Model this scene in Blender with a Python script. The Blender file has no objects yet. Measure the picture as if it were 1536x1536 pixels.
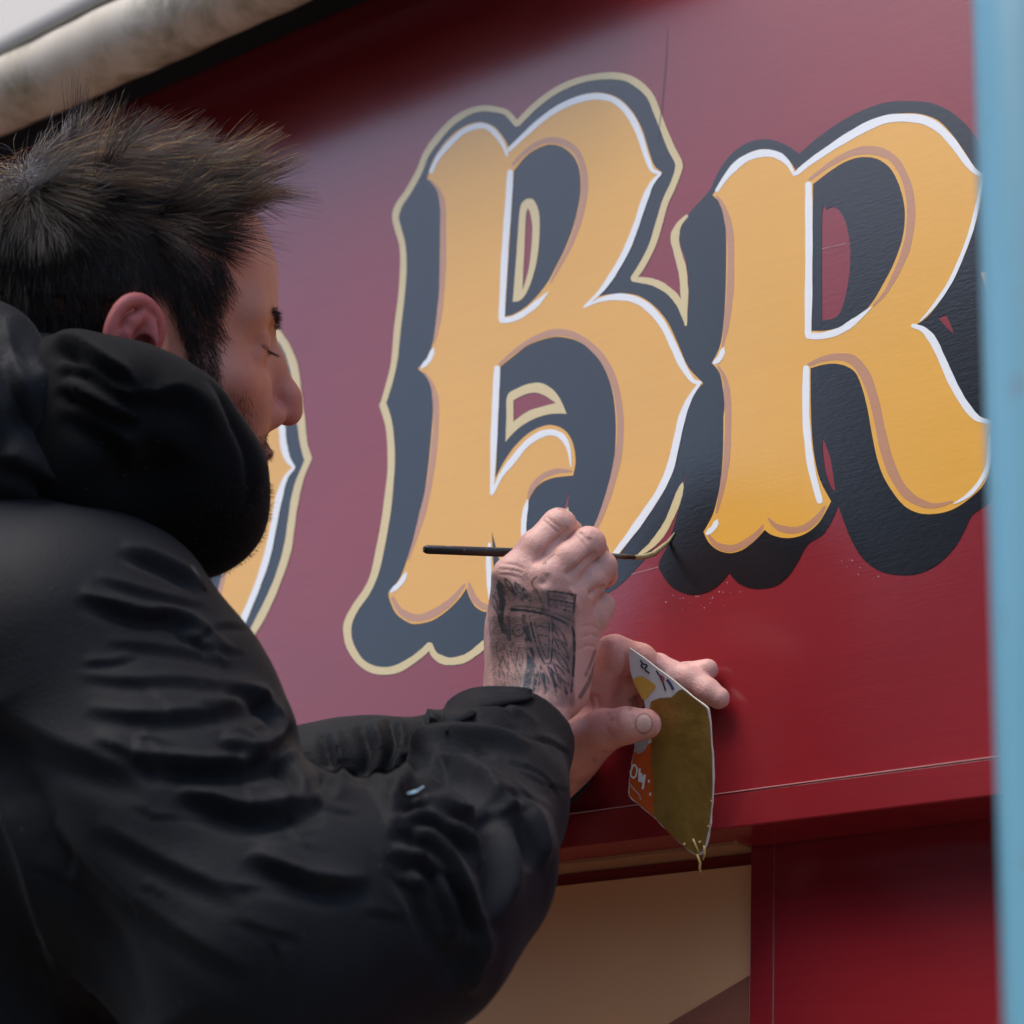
import bpy, bmesh, math, random
import numpy as np
from mathutils import Vector, Matrix
from mathutils.geometry import tessellate_polygon
SC = bpy.context.scene
COL = SC.collection
rad = math.radians
rng = np.random.default_rng(7)
random.seed(7)

# ---------------------------------------------------------------- camera
# solved from the vanishing points of the facade: world x runs along the
# fascia, y into the wall (fascia face at y = 0), z up.
FPX = 3241.0
def _n(v):
    v = np.array(v, float); return v / np.linalg.norm(v)
AXZ = _n((472, -7938, 3241)); AXX = _n((4432, -1060, -3241))
AXX = _n(AXX - AXZ * AXX.dot(AXZ)); AXY = np.cross(AXZ, AXX)
M = np.array([AXX, AXY, AXZ])                       # camera (x right, y down, z forward) -> world
def ray(px, py):
    return M @ np.array([(px - 768) / FPX, (py - 768) / FPX, 1.0])
CAM = np.array([0.0, 0.0, 0.0]) - 1.65 * ray(988, 815)
CAM[2] = 1.5
def PW(px, py, y=0.0):                               # point of the plane y = const seen at that place
    d = ray(px, py); t = (y - CAM[1]) / d[1]
    return CAM + d * t
def PD(px, py, dep):                                 # point at a given distance
    return CAM + ray(px, py) * dep
cam_d = bpy.data.cameras.new('camera'); cam = bpy.data.objects.new('camera', cam_d); COL.objects.link(cam)
cam_d.sensor_width = 36; cam_d.lens = FPX / 1536 * 36; cam_d.clip_end = 500; cam_d.clip_start = 0.02
R3 = np.column_stack([M[:, 0], -M[:, 1], -M[:, 2]])
mw = Matrix([list(R3[i]) + [CAM[i]] for i in range(3)] + [[0, 0, 0, 1]])
cam.matrix_world = mw
cam_d.dof.use_dof = True; cam_d.dof.focus_distance = 1.56; cam_d.dof.aperture_fstop = 6.5
SC.camera = cam

# ---------------------------------------------------------------- light
SUN_EL, SUN_AZ = 62.0, 200.0        # degrees; azimuth clockwise from +y
w = bpy.data.worlds.new('World'); SC.world = w; w.use_nodes = True
nt = w.node_tree; bg = nt.nodes['Background']
sky = nt.nodes.new('ShaderNodeTexSky'); sky.sky_type = 'NISHITA'; sky.sun_disc = False
sky.sun_elevation = rad(SUN_EL); sky.sun_rotation = rad(SUN_AZ)
sky.air_density = 1.0; sky.dust_density = 1.6; sky.ozone_density = 1.0
nt.links.new(sky.outputs[0], bg.inputs[0]); bg.inputs[1].default_value = 0.15
sl = bpy.data.lights.new('sun', 'SUN'); sl.energy = 1.0; sl.angle = rad(40); sl.color = (1.0, 0.94, 0.86)
so = bpy.data.objects.new('sun', sl); COL.objects.link(so)
sd = Vector((math.sin(rad(SUN_AZ)) * math.cos(rad(SUN_EL)), math.cos(rad(SUN_AZ)) * math.cos(rad(SUN_EL)), math.sin(rad(SUN_EL))))
so.rotation_euler = sd.to_track_quat('Z', 'Y').to_euler(); so.location = (0, -3, 6)
SC.view_settings.view_transform = 'Standard'; SC.view_settings.look = 'None'
SC.view_settings.exposure = 1.3; SC.view_settings.gamma = 1.0; SC.view_settings.use_curve_mapping = False
SC.render.engine = 'CYCLES'
SC.cycles.use_denoising = True
SC.cycles.max_bounces = 8

# ---------------------------------------------------------------- helpers
def empty(name, loc, label=None, cat=None, group=None):
    o = bpy.data.objects.new(name, None); COL.objects.link(o); o.location = loc
    o.empty_display_size = 0.05
    tag(o, label, cat, group); return o
def tag(o, label=None, cat=None, group=None, kind=None):
    if label: o['label'] = label
    if cat: o['category'] = cat
    if group: o['group'] = group
    if kind: o['kind'] = kind
    return o
def worldloc(o):
    v = Vector((0, 0, 0))
    while o is not None:
        v = v + o.location; o = o.parent
    return np.array(v)
def mesh(name, verts, faces, mat, parent=None, loc=None, smooth=False):
    """verts in world coordinates; object placed at loc (or parent's origin)"""
    verts = np.asarray(verts, np.float64)
    base = worldloc(parent) if parent is not None else np.zeros(3)
    org = np.array(loc, float) if loc is not None else (base if parent is not None else verts.mean(0))
    me = bpy.data.meshes.new(name)
    v = verts - org
    if isinstance(faces, np.ndarray):
        n = len(faces); k = faces.shape[1]
        me.vertices.add(len(v)); me.vertices.foreach_set('co', v.astype(np.float32).ravel())
        me.loops.add(n * k); me.loops.foreach_set('vertex_index', faces.astype(np.int32).ravel())
        me.polygons.add(n); me.polygons.foreach_set('loop_start', np.arange(0, n * k, k, dtype=np.int32))
        me.update(calc_edges=True); me.validate()
    else:
        me.from_pydata(v.tolist(), [], [list(f) for f in faces]); me.update()
    if smooth: me.polygons.foreach_set('use_smooth', np.ones(len(me.polygons), bool))
    if mat is not None:
        for m_ in (mat if isinstance(mat, (list, tuple)) else [mat]): me.materials.append(m_)
    o = bpy.data.objects.new(name, me); COL.objects.link(o)
    o.location = Vector(org - base)
    if parent is not None: o.parent = parent
    return o
def box(x0, x1, y0, y1, z0, z1, bev=0.0):
    """vertices, faces of a box with chamfered edges"""
    bm = bmesh.new(); bmesh.ops.create_cube(bm, size=1)
    for v in bm.verts:
        v.co = Vector(((x0 + x1) / 2 + v.co.x * (x1 - x0), (y0 + y1) / 2 + v.co.y * (y1 - y0), (z0 + z1) / 2 + v.co.z * (z1 - z0)))
    if bev: bmesh.ops.bevel(bm, geom=bm.edges[:], offset=bev, segments=2, affect='EDGES', profile=0.5)
    bm.verts.ensure_lookup_table()
    V = [tuple(v.co) for v in bm.verts]; F = [[v.index for v in f.verts] for f in bm.faces]
    bm.free(); return V, F
def boxo(name, dims, mat, parent=None, bev=0.0):
    V, F = box(*dims, bev=bev); return mesh(name, V, F, mat, parent)
def tube(path, radii, seg=12, cap=True):
    P = np.asarray(path, float); n = len(P)
    T = np.gradient(P, axis=0); T /= np.linalg.norm(T, axis=1)[:, None]
    up = np.array([0, 0, 1.0])
    if abs(T[0].dot(up)) > 0.9: up = np.array([1.0, 0, 0])
    V = []; N0 = np.cross(T[0], up); N0 /= np.linalg.norm(N0)
    for i in range(n):
        N0 = N0 - T[i] * N0.dot(T[i]); N0 /= np.linalg.norm(N0); B = np.cross(T[i], N0)
        for k in range(seg):
            a = 2 * math.pi * k / seg
            V.append(P[i] + (N0 * math.cos(a) + B * math.sin(a)) * radii[i])
    F = [[i * seg + k, i * seg + (k + 1) % seg, (i + 1) * seg + (k + 1) % seg, (i + 1) * seg + k] for i in range(n - 1) for k in range(seg)]
    if cap: F += [list(range(seg))[::-1], [(n - 1) * seg + k for k in range(seg)]]
    return V, F

# ---------------------------------------------------------------- materials
def mat(name, col, rough=0.5, ior=1.45, metal=0.0, **kw):
    m = bpy.data.materials.new(name); m.use_nodes = True
    b = m.node_tree.nodes['Principled BSDF']
    b.inputs['Base Color'].default_value = (*col, 1); b.inputs['Roughness'].default_value = rough
    b.inputs['IOR'].default_value = ior; b.inputs['Metallic'].default_value = metal
    for k, v in kw.items(): b.inputs[k.replace('_', ' ')].default_value = v
    return m
def nodes(m): return m.node_tree.nodes, m.node_tree.links, m.node_tree.nodes['Principled BSDF']
def noise(m, scale=(1, 1, 1), sc=5.0, det=4.0, rough=0.55, coord='Object', dist=0.0):
    N, L, b = nodes(m)
    tc = N.new('ShaderNodeTexCoord'); mp = N.new('ShaderNodeMapping'); mp.inputs['Scale'].default_value = scale
    no = N.new('ShaderNodeTexNoise'); no.inputs['Scale'].default_value = sc; no.inputs['Detail'].default_value = det
    no.inputs['Roughness'].default_value = rough; no.inputs['Distortion'].default_value = dist
    L.new(tc.outputs[coord], mp.inputs[0]); L.new(mp.outputs[0], no.inputs[0])
    return no
def ramp(m, src, stops):
    N, L, b = nodes(m); r = N.new('ShaderNodeValToRGB')
    while len(r.color_ramp.elements) < len(stops): r.color_ramp.elements.new(0.5)
    for e, (p, c) in zip(r.color_ramp.elements, stops): e.position = p; e.color = (*c, 1) if len(c) == 3 else c
    L.new(src, r.inputs[0]); return r
def bump(m, src, strength=0.2, dist=0.001, chain=None):
    N, L, b = nodes(m); bu = N.new('ShaderNodeBump'); bu.inputs['Strength'].default_value = strength; bu.inputs['Distance'].default_value = dist
    L.new(src, bu.inputs['Height'])
    if chain is not None: L.new(chain.outputs[0], bu.inputs['Normal'])
    L.new(bu.outputs[0], b.inputs['Normal']); return bu
def mixc(m, fac, a, c, mode='MIX'):
    N, L, b = nodes(m); x = N.new('ShaderNodeMix'); x.data_type = 'RGBA'; x.blend_type = mode
    for i, s in ((0, fac), (6, a), (7, c)):
        if isinstance(s, (int, float)): x.inputs[i].default_value = s
        elif isinstance(s, tuple): x.inputs[i].default_value = (*s, 1)
        else: L.new(s, x.inputs[i])
    return x.outputs[2]
GLOSS = dict(rough=0.19, ior=1.56)
def enamel(name, col, var=0.12, rough=None, ior=None):
    """brushed signwriter's enamel: even colour, faint horizontal brush drag, slight sheen variation"""
    m = mat(name, col, rough or GLOSS['rough'], ior or GLOSS['ior'])
    N, L, b = nodes(m)
    n1 = noise(m, (6, 6, 260), 2.2, 3.0); n2 = noise(m, (1, 1, 1.5), 3.0, 5.0); n3 = noise(m, (90, 90, 220), 2.0, 3.0)
    c = tuple(x * (1 - var) for x in col); d = tuple(min(1, x * (1 + var)) for x in col)
    r = ramp(m, n2.outputs[0], [(0.3, c), (0.7, d)])
    r2 = ramp(m, n1.outputs[0], [(0.3, tuple([1 - var * 0.7] * 3)), (0.7, (1, 1, 1))])
    L.new(mixc(m, 1.0, r.outputs[0], r2.outputs[0], 'MULTIPLY'), b.inputs['Base Color'])
    rr = N.new('ShaderNodeMapRange'); rr.inputs[3].default_value = (rough or GLOSS['rough']) - 0.05; rr.inputs[4].default_value = (rough or GLOSS['rough']) + 0.06
    L.new(n2.outputs[0], rr.inputs[0]); L.new(rr.outputs[0], b.inputs['Roughness'])
    b1 = bump(m, n1.outputs[0], 0.05, 0.0005); bump(m, n3.outputs[0], 0.10, 0.0006, b1)
    return m
RED = (0.245, 0.015, 0.020)
M_red = enamel('red_enamel', RED); M_red2 = enamel('red_enamel_trim', (0.27, 0.016, 0.022))
M_black = enamel('black_enamel', (0.0045, 0.0045, 0.005), 0.2)
M_gold = enamel('ochre_enamel', (0.80, 0.40, 0.055), 0.05)
M_white = enamel('white_enamel', (0.82, 0.82, 0.80), 0.03)
M_tan = enamel('tan_enamel', (0.52, 0.25, 0.13), 0.08)
M_cream = enamel('cream_enamel', (0.68, 0.53, 0.25), 0.06)
# ---------------------------------------------------------------- setting
M_pave = mat('paving', (0.16, 0.15, 0.14), 0.85)
_n1 = noise(M_pave, sc=3, det=8); _r = ramp(M_pave, _n1.outputs[0], [(0.3, (0.10, 0.095, 0.09)), (0.7, (0.2, 0.19, 0.18))])
nodes(M_pave)[1].new(_r.outputs[0], nodes(M_pave)[2].inputs['Base Color'])
M_road = mat('asphalt', (0.05, 0.05, 0.052), 0.9)
tag(mesh('ground', [(-80, -60, -0.124), (80, -60, -0.124), (80, 40, -0.124), (-80, 40, -0.124)], [[0, 1, 2, 3]], M_road), kind='structure')
tag(boxo('pavement', (-60, 60, -2.6, 0.30, -0.12, 0.0), M_pave), kind='structure')
tag(boxo('pavement', (-60, 60, -11.0, -9.2, -0.12, 0.0), M_pave), kind='structure')

# fascia heights from the board's lower arris and upper edge
ZB = 0.5 * (PW(900, 1216)[2] + PW(1400, 1149)[2])
ZR = 0.5 * (PW(900, 1270)[2] + PW(1400, 1205)[2])
ZT = 0.5 * (PW(300, 114, 0)[2] + PW(500, 20, 0)[2])
print('ZB', PW(900, 1216)[2], PW(1400, 1149)[2], 'ZR', ZR, 'ZT', PW(300, 114)[2], PW(500, 20)[2], 'CAM', CAM)
XS = PW(992, 150)[0]
X0, X1 = -2.6, 1.3
board = empty('signboard', (0, 0.03, ZB), 'deep red painted fascia board with gold shaded lettering', 'sign')
boxo('panel', (X0, X1, 0, 0.05, ZB, ZT + 0.12), M_red, board, 0.0006)
M_arris = mat('arris_glint', (0.55, 0.24, 0.23), 0.5)  # sky glint along the rail's top edge, put in as a pale strip
boxo('rail', (X0, X1, -0.0035, 0.05, ZR, ZB - 0.0008), M_red, board, 0.0012)
boxo('edge_glint', (X0, X1, -0.0040, 0.004, ZB - 0.0008, ZB - 0.0001), M_arris, board)
# shopfront under the fascia
M_wall = mat('render_wall', (0.42, 0.38, 0.33), 0.9)
sf = empty('shopfront', (0.3, 0.1, 0.0), 'red panelled shopfront with brown window under the fascia', 'shopfront')
xp0 = PW(1130, 1300, 0.055)[0]; xj = PW(1163, 1400, 0.055)[0]
boxo('pilaster_edge', (xp0, xj - 0.0007, 0.052, 0.12, 0.0, ZR + 0.03), M_red2, sf, 0.0003)
boxo('pilaster_panel', (xj + 0.0007, xj + 0.62, 0.052, 0.12, 0.0, ZR + 0.03), M_red2, sf, 0.0003)
boxo('joint_bead', (xj - 0.0006, xj + 0.0006, 0.0525, 0.06, 0.0, ZR + 0.02), mat('bead', (0.30, 0.06, 0.06), 0.6), sf)
M_tanwood = enamel('tan_joinery', (0.50, 0.25, 0.12), 0.1)
zt1 = PW(980, 1260, 0.03)[2]; zt0 = PW(980, 1273, 0.03)[2]
boxo('head_bead', (X0, xp0 - 0.0005, 0.030, 0.10, zt0, ZR - 0.0005), M_tanwood, sf, 0.002)
boxo('frame_head', (X0, xp0 - 0.0005, 0.064, 0.10, zt0 - 0.012, zt0 - 0.0005), M_red2, sf)
M_blind = mat('window_blind', (0.30, 0.155, 0.078), 0.45, 1.45)
_n1 = noise(M_blind, (1, 1, 1), 2.5, 3); _r = ramp(M_blind, _n1.outputs[0], [(0.25, (0.68, 0.33, 0.15)), (0.8, (0.80, 0.43, 0.21))])
nodes(M_blind)[1].new(_r.outputs[0], nodes(M_blind)[2].inputs['Base Color'])
boxo('blind_panel', (X0, xp0 - 0.0005, 0.058, 0.10, 0.5, zt0 - 0.0125), M_blind, sf)
# soft diagonal shade on the window panel, put in as thin brown slabs
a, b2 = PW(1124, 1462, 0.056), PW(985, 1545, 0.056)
def slab(name, pts, y0, y1, m_, parent):
    n = len(pts); V = [(p[0], y0, p[2]) for p in pts] + [(p[0], y1, p[2]) for p in pts]
    F = [list(range(n)), list(range(2 * n - 1, n - 1, -1))] + [[i, i + n, (i + 1) % n + n, (i + 1) % n] for i in range(n)]
    return mesh(name, V, F, m_, parent)
M_brown = enamel('brown_shade', (0.30, 0.11, 0.07), 0.15)
slab('shade_band', [a, b2, b2 - np.array([0, 0, .06]), a - np.array([0, 0, .012])], 0.0572, 0.0579, M_brown, sf)
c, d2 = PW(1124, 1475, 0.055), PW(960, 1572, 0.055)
slab('shade_wedge', [c, d2, d2 - np.array([0, 0, .3]), c - np.array([0, 0, .42])], 0.0565, 0.0577, M_brown, sf)
boxo('stall_riser', (X0, xp0 - 0.0005, 0.048, 0.12, 0.0, 0.499), M_red2, sf)
boxo('wall', (X0, X1, 0.121, 0.30, 0.0, ZT + 1.6), M_wall, sf)

# awning above: cream roll, hanging cloth, black housing
aw = empty('awning', (-0.5, -0.1, ZT), 'rolled cream canvas awning with green mildew streaks above the sign', 'awning')
M_dark = mat('black_housing', (0.008, 0.008, 0.008), 0.6)
X1A = -0.04
boxo('housing', (X0, X1A, -0.10, -0.002, ZT + 0.10, ZT + 0.135), M_dark, aw)
boxo('seal_strip', (X0, X1A, -0.03, -0.0015, ZT, ZT + 0.0995), M_dark, aw)
M_canvas = mat('canvas', (0.62, 0.56, 0.46), 0.8)
N, L, b = nodes(M_canvas)
w1 = noise(M_canvas, (11, 8, 8), 1.0, 7, 0.68, dist=0.35); w2 = noise(M_canvas, (7, 6, 6), 1.0, 6); w3 = noise(M_canvas, (34, 8, 8), 1.0, 4, dist=0.7)
base = ramp(M_canvas, w2.outputs[0], [(0.3, (0.60, 0.50, 0.37)), (0.6, (0.76, 0.68, 0.56))])
mil = ramp(M_canvas, w1.outputs[0], [(0.50, (0, 0, 0)), (0.68, (0.85, 0.85, 0.85))])
col = mixc(M_canvas, mil.outputs[0], base.outputs[0], (0.19, 0.165, 0.06))
L.new(col, b.inputs['Base Color'])
bump(M_canvas, w3.outputs[0], 0.28, 0.004)
YA = -0.098
RA = 0.040
pa = PW(300, 46, YA)
zc = pa[2] + RA * 0.86
cy = YA + 0.0
V = []; F = []
nx, ns = 260, 40
X1A = -0.04
xs = np.linspace(X0, X1A, nx)
nph = rng.normal(size=(6, 4))
for i, x in enumerate(xs):
    for k in range(ns):
        a = 2 * math.pi * k / ns
        r = RA * (1 + 0.010 * math.sin(40 * x + 2.2 * math.sin(a)) + 0.008 * math.sin(97 * x + 3 * math.cos(a)) + 0.03 * math.sin(7 * x + a))
        V.append((x, cy + r * math.cos(a), zc + r * math.sin(a)))
F = [[i * ns + k, i * ns + (k + 1) % ns, (i + 1) * ns + (k + 1) % ns, (i + 1) * ns + k] for i in range(nx - 1) for k in range(ns)]
mesh('canvas_roll', V, F, M_canvas, aw, smooth=True)
M_canvas2 = mat('canvas_clean', (0.74, 0.68, 0.60), 0.8)
n_ = 40
V = []; F = []
for i, x in enumerate(xs[::4]):
    for k in range(n_):
        t = k / (n_ - 1)
        V.append((x, cy - RA * 0.93 - 0.01 * math.sin(t * 2.6) + 0.07 * t * t, zc + RA * 0.35 + 0.85 * t + 0.004 * math.sin(9 * x + 5 * t)))
m_ = len(xs[::4])
F = [[i * n_ + k, i * n_ + k + 1, (i + 1) * n_ + k + 1, (i + 1) * n_ + k] for i in range(m_ - 1) for k in range(n_ - 1)]
o = mesh('canvas_sheet', V, F, M_canvas2, aw, smooth=True)
o.modifiers.new('thick', 'SOLIDIFY').thickness = 0.003
boxo('front_bar', (X0, X1A, cy + 0.01, cy + 0.06, zc + RA * 0.35 + 0.84, zc + RA * 0.35 + 0.90), mat('grey_bar', (0.2, 0.2, 0.2), 0.5), aw, 0.004)

# blue scaffold upright close by
M_blue = mat('blue_paint', (0.12, 0.38, 0.52), 0.42, 1.5)
N, L, b = nodes(M_blue)
q1 = noise(M_blue, (14, 14, 5), 2.2, 5); q2 = noise(M_blue, (6, 6, 2), 1.3, 3)
cc = ramp(M_blue, q2.outputs[0], [(0.3, (0.085, 0.26, 0.33)), (0.7, (0.15, 0.36, 0.46))])
ch = ramp(M_blue, q1.outputs[0], [(0.60, (0, 0, 0)), (0.70, (.8, .8, .8))])
L.new(mixc(M_blue, ch.outputs[0], cc.outputs[0], (0.16, 0.12, 0.11)), b.inputs['Base Color'])
bump(M_blue, q1.outputs[0], 0.2, 0.002)
DP = 0.80
pp = PD(1484, 768, DP); RP = 0.0242
side = M[:, 0] - np.array([0, 0, M[2, 0]]); side /= np.linalg.norm(side)
pc = pp + side * RP
pole = empty('scaffold_pole', (pc[0], pc[1], 0), 'light blue chipped scaffold pole standing before the red shopfront', 'pole')
V, F = tube([(pc[0], pc[1], z) for z in (0.006, 1.0, 2.0, 3.6)], [RP] * 4, 40)
mesh('tube', V, F, M_blue, pole, smooth=True)
boxo('base_plate', (pc[0] - .07, pc[0] + .07, pc[1] - .07, pc[1] + .07, 0.0, 0.0055), M_dark, pole)

# buildings across the street, seen only as reflection in the enamel
M_brick = mat('dark_brick', (0.06, 0.042, 0.038), 0.9)
M_glass = mat('window_glass', (0.02, 0.022, 0.025), 0.1)
M_slate = mat('roof_slate', (0.05, 0.05, 0.055), 0.7)
def house(x0, x1, h, lab):
    e = empty('terrace_house', ((x0 + x1) / 2, -14, 0), lab, 'house', 'houses across the street')
    boxo('wall', (x0, x1, -16, -11, -0.12, h), M_brick, e)
    V = [(x0, -16.2, h), (x1, -16.2, h), (x1, -10.8, h), (x0, -10.8, h), (x0, -13.5, h + 1.3), (x1, -13.5, h + 1.3)]
    mesh('roof', V, [[0, 1, 5, 4], [2, 3, 4, 5], [0, 4, 3], [1, 2, 5], [3, 2, 1, 0]], M_slate, e)
    nw = max(2, int((x1 - x0) / 2.2))
    for f in range(int(h / 2.9)):
        for i in range(nw):
            xc = x0 + (i + 0.5) * (x1 - x0) / nw
            wdw = boxo('window', (xc - .5, xc + .5, -11.0, -10.96, 0.9 + f * 2.9, 2.4 + f * 2.9), M_white, e)
            boxo('pane', (xc - .44, xc + .44, -10.96, -10.95, 0.96 + f * 2.9, 2.34 + f * 2.9), M_glass, wdw)
HH = [(-44, -36, 4.4), (-35.9, -28, 4.5), (-27.9, -20, 4.4), (-19.9, -12, 4.7), (-11.9, -8.3, 4.9), (-8.2, -6.3, 6.6), (-6.2, -1, 8.8), (-0.9, 6, 9.0), (6.1, 14, 7.6), (14.1, 24, 7.0)]
for i, (x0, x1, h) in enumerate(HH):
    house(x0, x1, h, 'dark brick terrace house across the street')
# ---------------------------------------------------------------- lettering
Z1 = (500, 80, 2.743); Z2 = (500, 480, 2.743); Z3 = (980, 120, 2.763); Z4 = (980, 480, 2.763); Z6 = (280, 440, 2.743)
def zz(z, pts):
    """points (x, y[, 'c' marks a corner]) of a measured detail -> picture coordinates"""
    return [(z[0] + p[0] / z[2], z[1] + p[1] / z[2], len(p) > 2) for p in pts]
def smoothline(pts, closed, n=7):
    out = []; m = len(pts); rngi = range(m if closed else m - 1)
    for i in rngi:
        p1, p2 = pts[i], pts[(i + 1) % m]
        p0 = pts[i - 1] if (closed or i > 0) else p1
        p3 = pts[(i + 2) % m] if (closed or i + 2 < m) else p2
        if p1[2]: p0 = p1
        if p2[2]: p3 = p2
        for k in range(n):
            t = k / n; t2 = t * t; t3 = t2 * t
            out.append(tuple(0.5 * (2 * p1[j] + (p2[j] - p0[j]) * t + (2 * p0[j] - 5 * p1[j] + 4 * p2[j] - p3[j]) * t2 + (3 * p1[j] - p0[j] - 3 * p2[j] + p3[j]) * t3) for j in (0, 1)))
    if not closed: out.append(pts[-1][:2])
    return out
LAYN = [0]
def onwall(p, lay): return PW(p[0], p[1], -0.0002 - 0.00009 * lay - 1.2e-6 * LAYN[0])
def fillpoly(name, loops, lay, m_, parent):
    LAYN[0] += 1
    L3 = [[Vector(onwall(p, lay)) for p in lp] for lp in loops]
    V = [v for l in L3 for v in l]
    fl = [[Vector((v.x, v.z, 0)) for v in l] for l in L3]
    tri = tessellate_polygon(fl)
    F = []
    for t in tri:
        a, b_, c = (V[i] for i in t)
        F.append(t if (b_ - a).cross(c - a).y < 0 else (t[0], t[2], t[1]))
    return mesh(name, [tuple(v) for v in V], F, m_, parent)
def stroke(name, pts, w, lay, m_, parent, taper=(1, 1), n=6, z=None):
    """a painted brush stroke of width w picture units; taper = end widths"""
    if z is not None: pts = zz(z, pts)
    LAYN[0] += 1
    l = np.array(smoothline(pts, False, n)); T = np.gradient(l, axis=0); T /= np.maximum(1e-6, np.linalg.norm(T, axis=1))[:, None]
    Nn = np.stack([-T[:, 1], T[:, 0]], 1); m = len(l); s = np.linspace(0, 1, m)
    k = np.minimum(1, np.minimum(taper[0] + (1 - taper[0]) * s / 0.25, taper[1] + (1 - taper[1]) * (1 - s) / 0.25))
    wob = 1 + 0.05 * np.sin(s * 23 + len(pts)) + 0.03 * np.sin(s * 61)
    hw = w * 0.5 * k * wob
    A = l + Nn * hw[:, None]; B = l - Nn * hw[:, None]
    # rounded ends
    V = [onwall(p, lay) for p in A] + [onwall(p, lay) for p in B]
    F = [[i, i + 1, m + i + 1, m + i] for i in range(m - 1)]
    for (e, sgn) in ((0, -1), (m - 1, 1)):
        c0 = len(V)
        for a in np.linspace(-math.pi / 2, math.pi / 2, 7):
            p = l[e] + hw[e] * (T[e] * sgn * math.cos(a) * 0.8 + Nn[e] * math.sin(a)); V.append(onwall(p, lay))
        F.append(list(range(c0, c0 + 7)))
    V = np.array(V)
    o = []
    for f in F:
        a, b_, c = V[f[0]], V[f[1]], V[f[2]]
        o.append(f if np.cross(b_ - a, c - a)[1] < 0 else f[::-1])
    return mesh(name, V, o, m_, parent)
W = 1 / 2.743
def whites(par, L):
    for z, w_, tp, pts in L: stroke('highlight', pts, w_ * W, 5, M_white, par, tp, z=z)
def tans(par, L):
    for z, w_, tp, pts in L: stroke('shade_line', pts, w_ * W, 4, M_tan, par, tp, z=z)
def creams(par, L):
    for z, w_, tp, pts in L: stroke('outline', pts, w_ * W, 2, M_cream, par, tp, z=z)
def SL(*zs): return smoothline([p for z, pts in zs for p in zz(z, pts)], True)
c = 'c'
# ---- capital B
B_hole1 = SL((Z1, [(743, 484, c), (790, 427), (840, 392), (890, 376), (940, 385), (985, 420), (1010, 470), (1018, 540), (1010, 620), (985, 720), (950, 810), (910, 890), (880, 945), (830, 1008), (780, 1052), (735, 1077), (706, 1082, c)]))
B_fill = SL((Z1, [(722, 385, c), (700, 345), (665, 305), (620, 285), (570, 288), (515, 315), (465, 360), (425, 415), (400, 465), (386, 517, c), (415, 540), (435, 590), (440, 650), (440, 760), (438, 870), (435, 980), (425, 1080), (410, 1190), (385, 1255), (348, 1298, c)]),
            (Z2, [(385, 235), (405, 290), (410, 370), (405, 450), (395, 560), (380, 680), (360, 790), (335, 890), (305, 980), (275, 1060), (226, 1125, c), (235, 1160), (260, 1210), (310, 1245), (350, 1250), (410, 1235), (470, 1195), (520, 1145), (548, 1103, c), (560, 1140), (585, 1180), (620, 1200), (655, 1195, c), (660, 1060), (655, 930), (652, 870, c), (668, 930), (690, 1010), (720, 1090), (770, 1160), (840, 1195), (910, 1190), (980, 1155), (1050, 1105), (1110, 1050), (1180, 960), (1240, 880), (1300, 800), (1350, 720), (1385, 640), (1410, 550), (1430, 460), (1450, 380), (1480, 310), (1522, 260, c)]),
            (Z1, [(1460, 1290), (1420, 1200), (1375, 1105), (1320, 1040), (1260, 1000), (1200, 988), (1150, 990), (1092, 1000, c), (1130, 950), (1180, 880), (1225, 780), (1260, 680), (1290, 590), (1320, 530), (1354, 492, c), (1320, 460), (1295, 390), (1270, 310), (1230, 240), (1180, 190), (1120, 165), (1050, 165), (960, 195), (870, 250), (790, 320)]))
B_hole2 = SL((Z2, [(688, 192, c), (740, 150), (800, 105), (870, 78), (930, 70), (1000, 85), (1060, 125), (1110, 190), (1145, 280), (1160, 380), (1162, 480), (1155, 580), (1135, 680), (1105, 780), (1060, 880), (1000, 970), (930, 1040), (870, 1060), (815, 1020), (790, 950), (786, 860), (797, 770), (815, 720), (850, 675), (905, 650), (987, 640, c), (997, 580), (985, 505), (950, 452), (890, 432), (820, 455), (760, 505), (710, 570), (667, 650, c), (672, 560), (680, 380)]))
letB = fillpoly('painted_letter', [B_fill, B_hole1, B_hole2], 3, M_gold, board); letB['label'] = 'large gold letter B with slate drop shadow and cream outline being painted'
B_sh = SL((Z1, [(755, 296, c), (715, 250), (668, 235), (610, 232), (552, 248), (485, 292), (428, 355), (385, 420), (358, 490), (315, 568), (275, 628), (259, 672), (268, 718), (288, 790), (292, 880), (284, 1000), (268, 1130), (254, 1270), (229, 1375), (206, 1443, c)]),
          (Z2, [(206, 352), (229, 420), (240, 500), (242, 600), (234, 700), (219, 820), (199, 930), (174, 1044), (142, 1118), (93, 1188), (65, 1245), (61, 1290), (74, 1340), (110, 1397), (156, 1430), (210, 1440), (265, 1430), (322, 1396), (368, 1360), (397, 1332, c), (418, 1372), (455, 1395), (490, 1400), (535, 1390), (580, 1362), (625, 1320), (720, 1270), (850, 1260), (980, 1215), (1090, 1150), (1180, 1090), (1250, 1020), (1300, 960), (1355, 870), (1400, 775), (1430, 690), (1447, 620), (1500, 300)]),
          (Z1, [(1500, 1200), (1452, 1115), (1420, 1020), (1370, 972), (1310, 942), (1232, 930, c), (1262, 900), (1303, 835), (1338, 752), (1363, 652), (1392, 575), (1418, 500), (1416, 450), (1386, 395), (1356, 322), (1327, 245), (1298, 178), (1252, 132), (1196, 104), (1120, 99), (1024, 114), (928, 153), (838, 217)]))
mv1 = smoothline(zz(Z1, [(795, 665), (802, 642), (810, 662), (818, 720), (812, 820), (800, 900), (782, 970), (783, 850), (789, 740)]), True)
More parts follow.
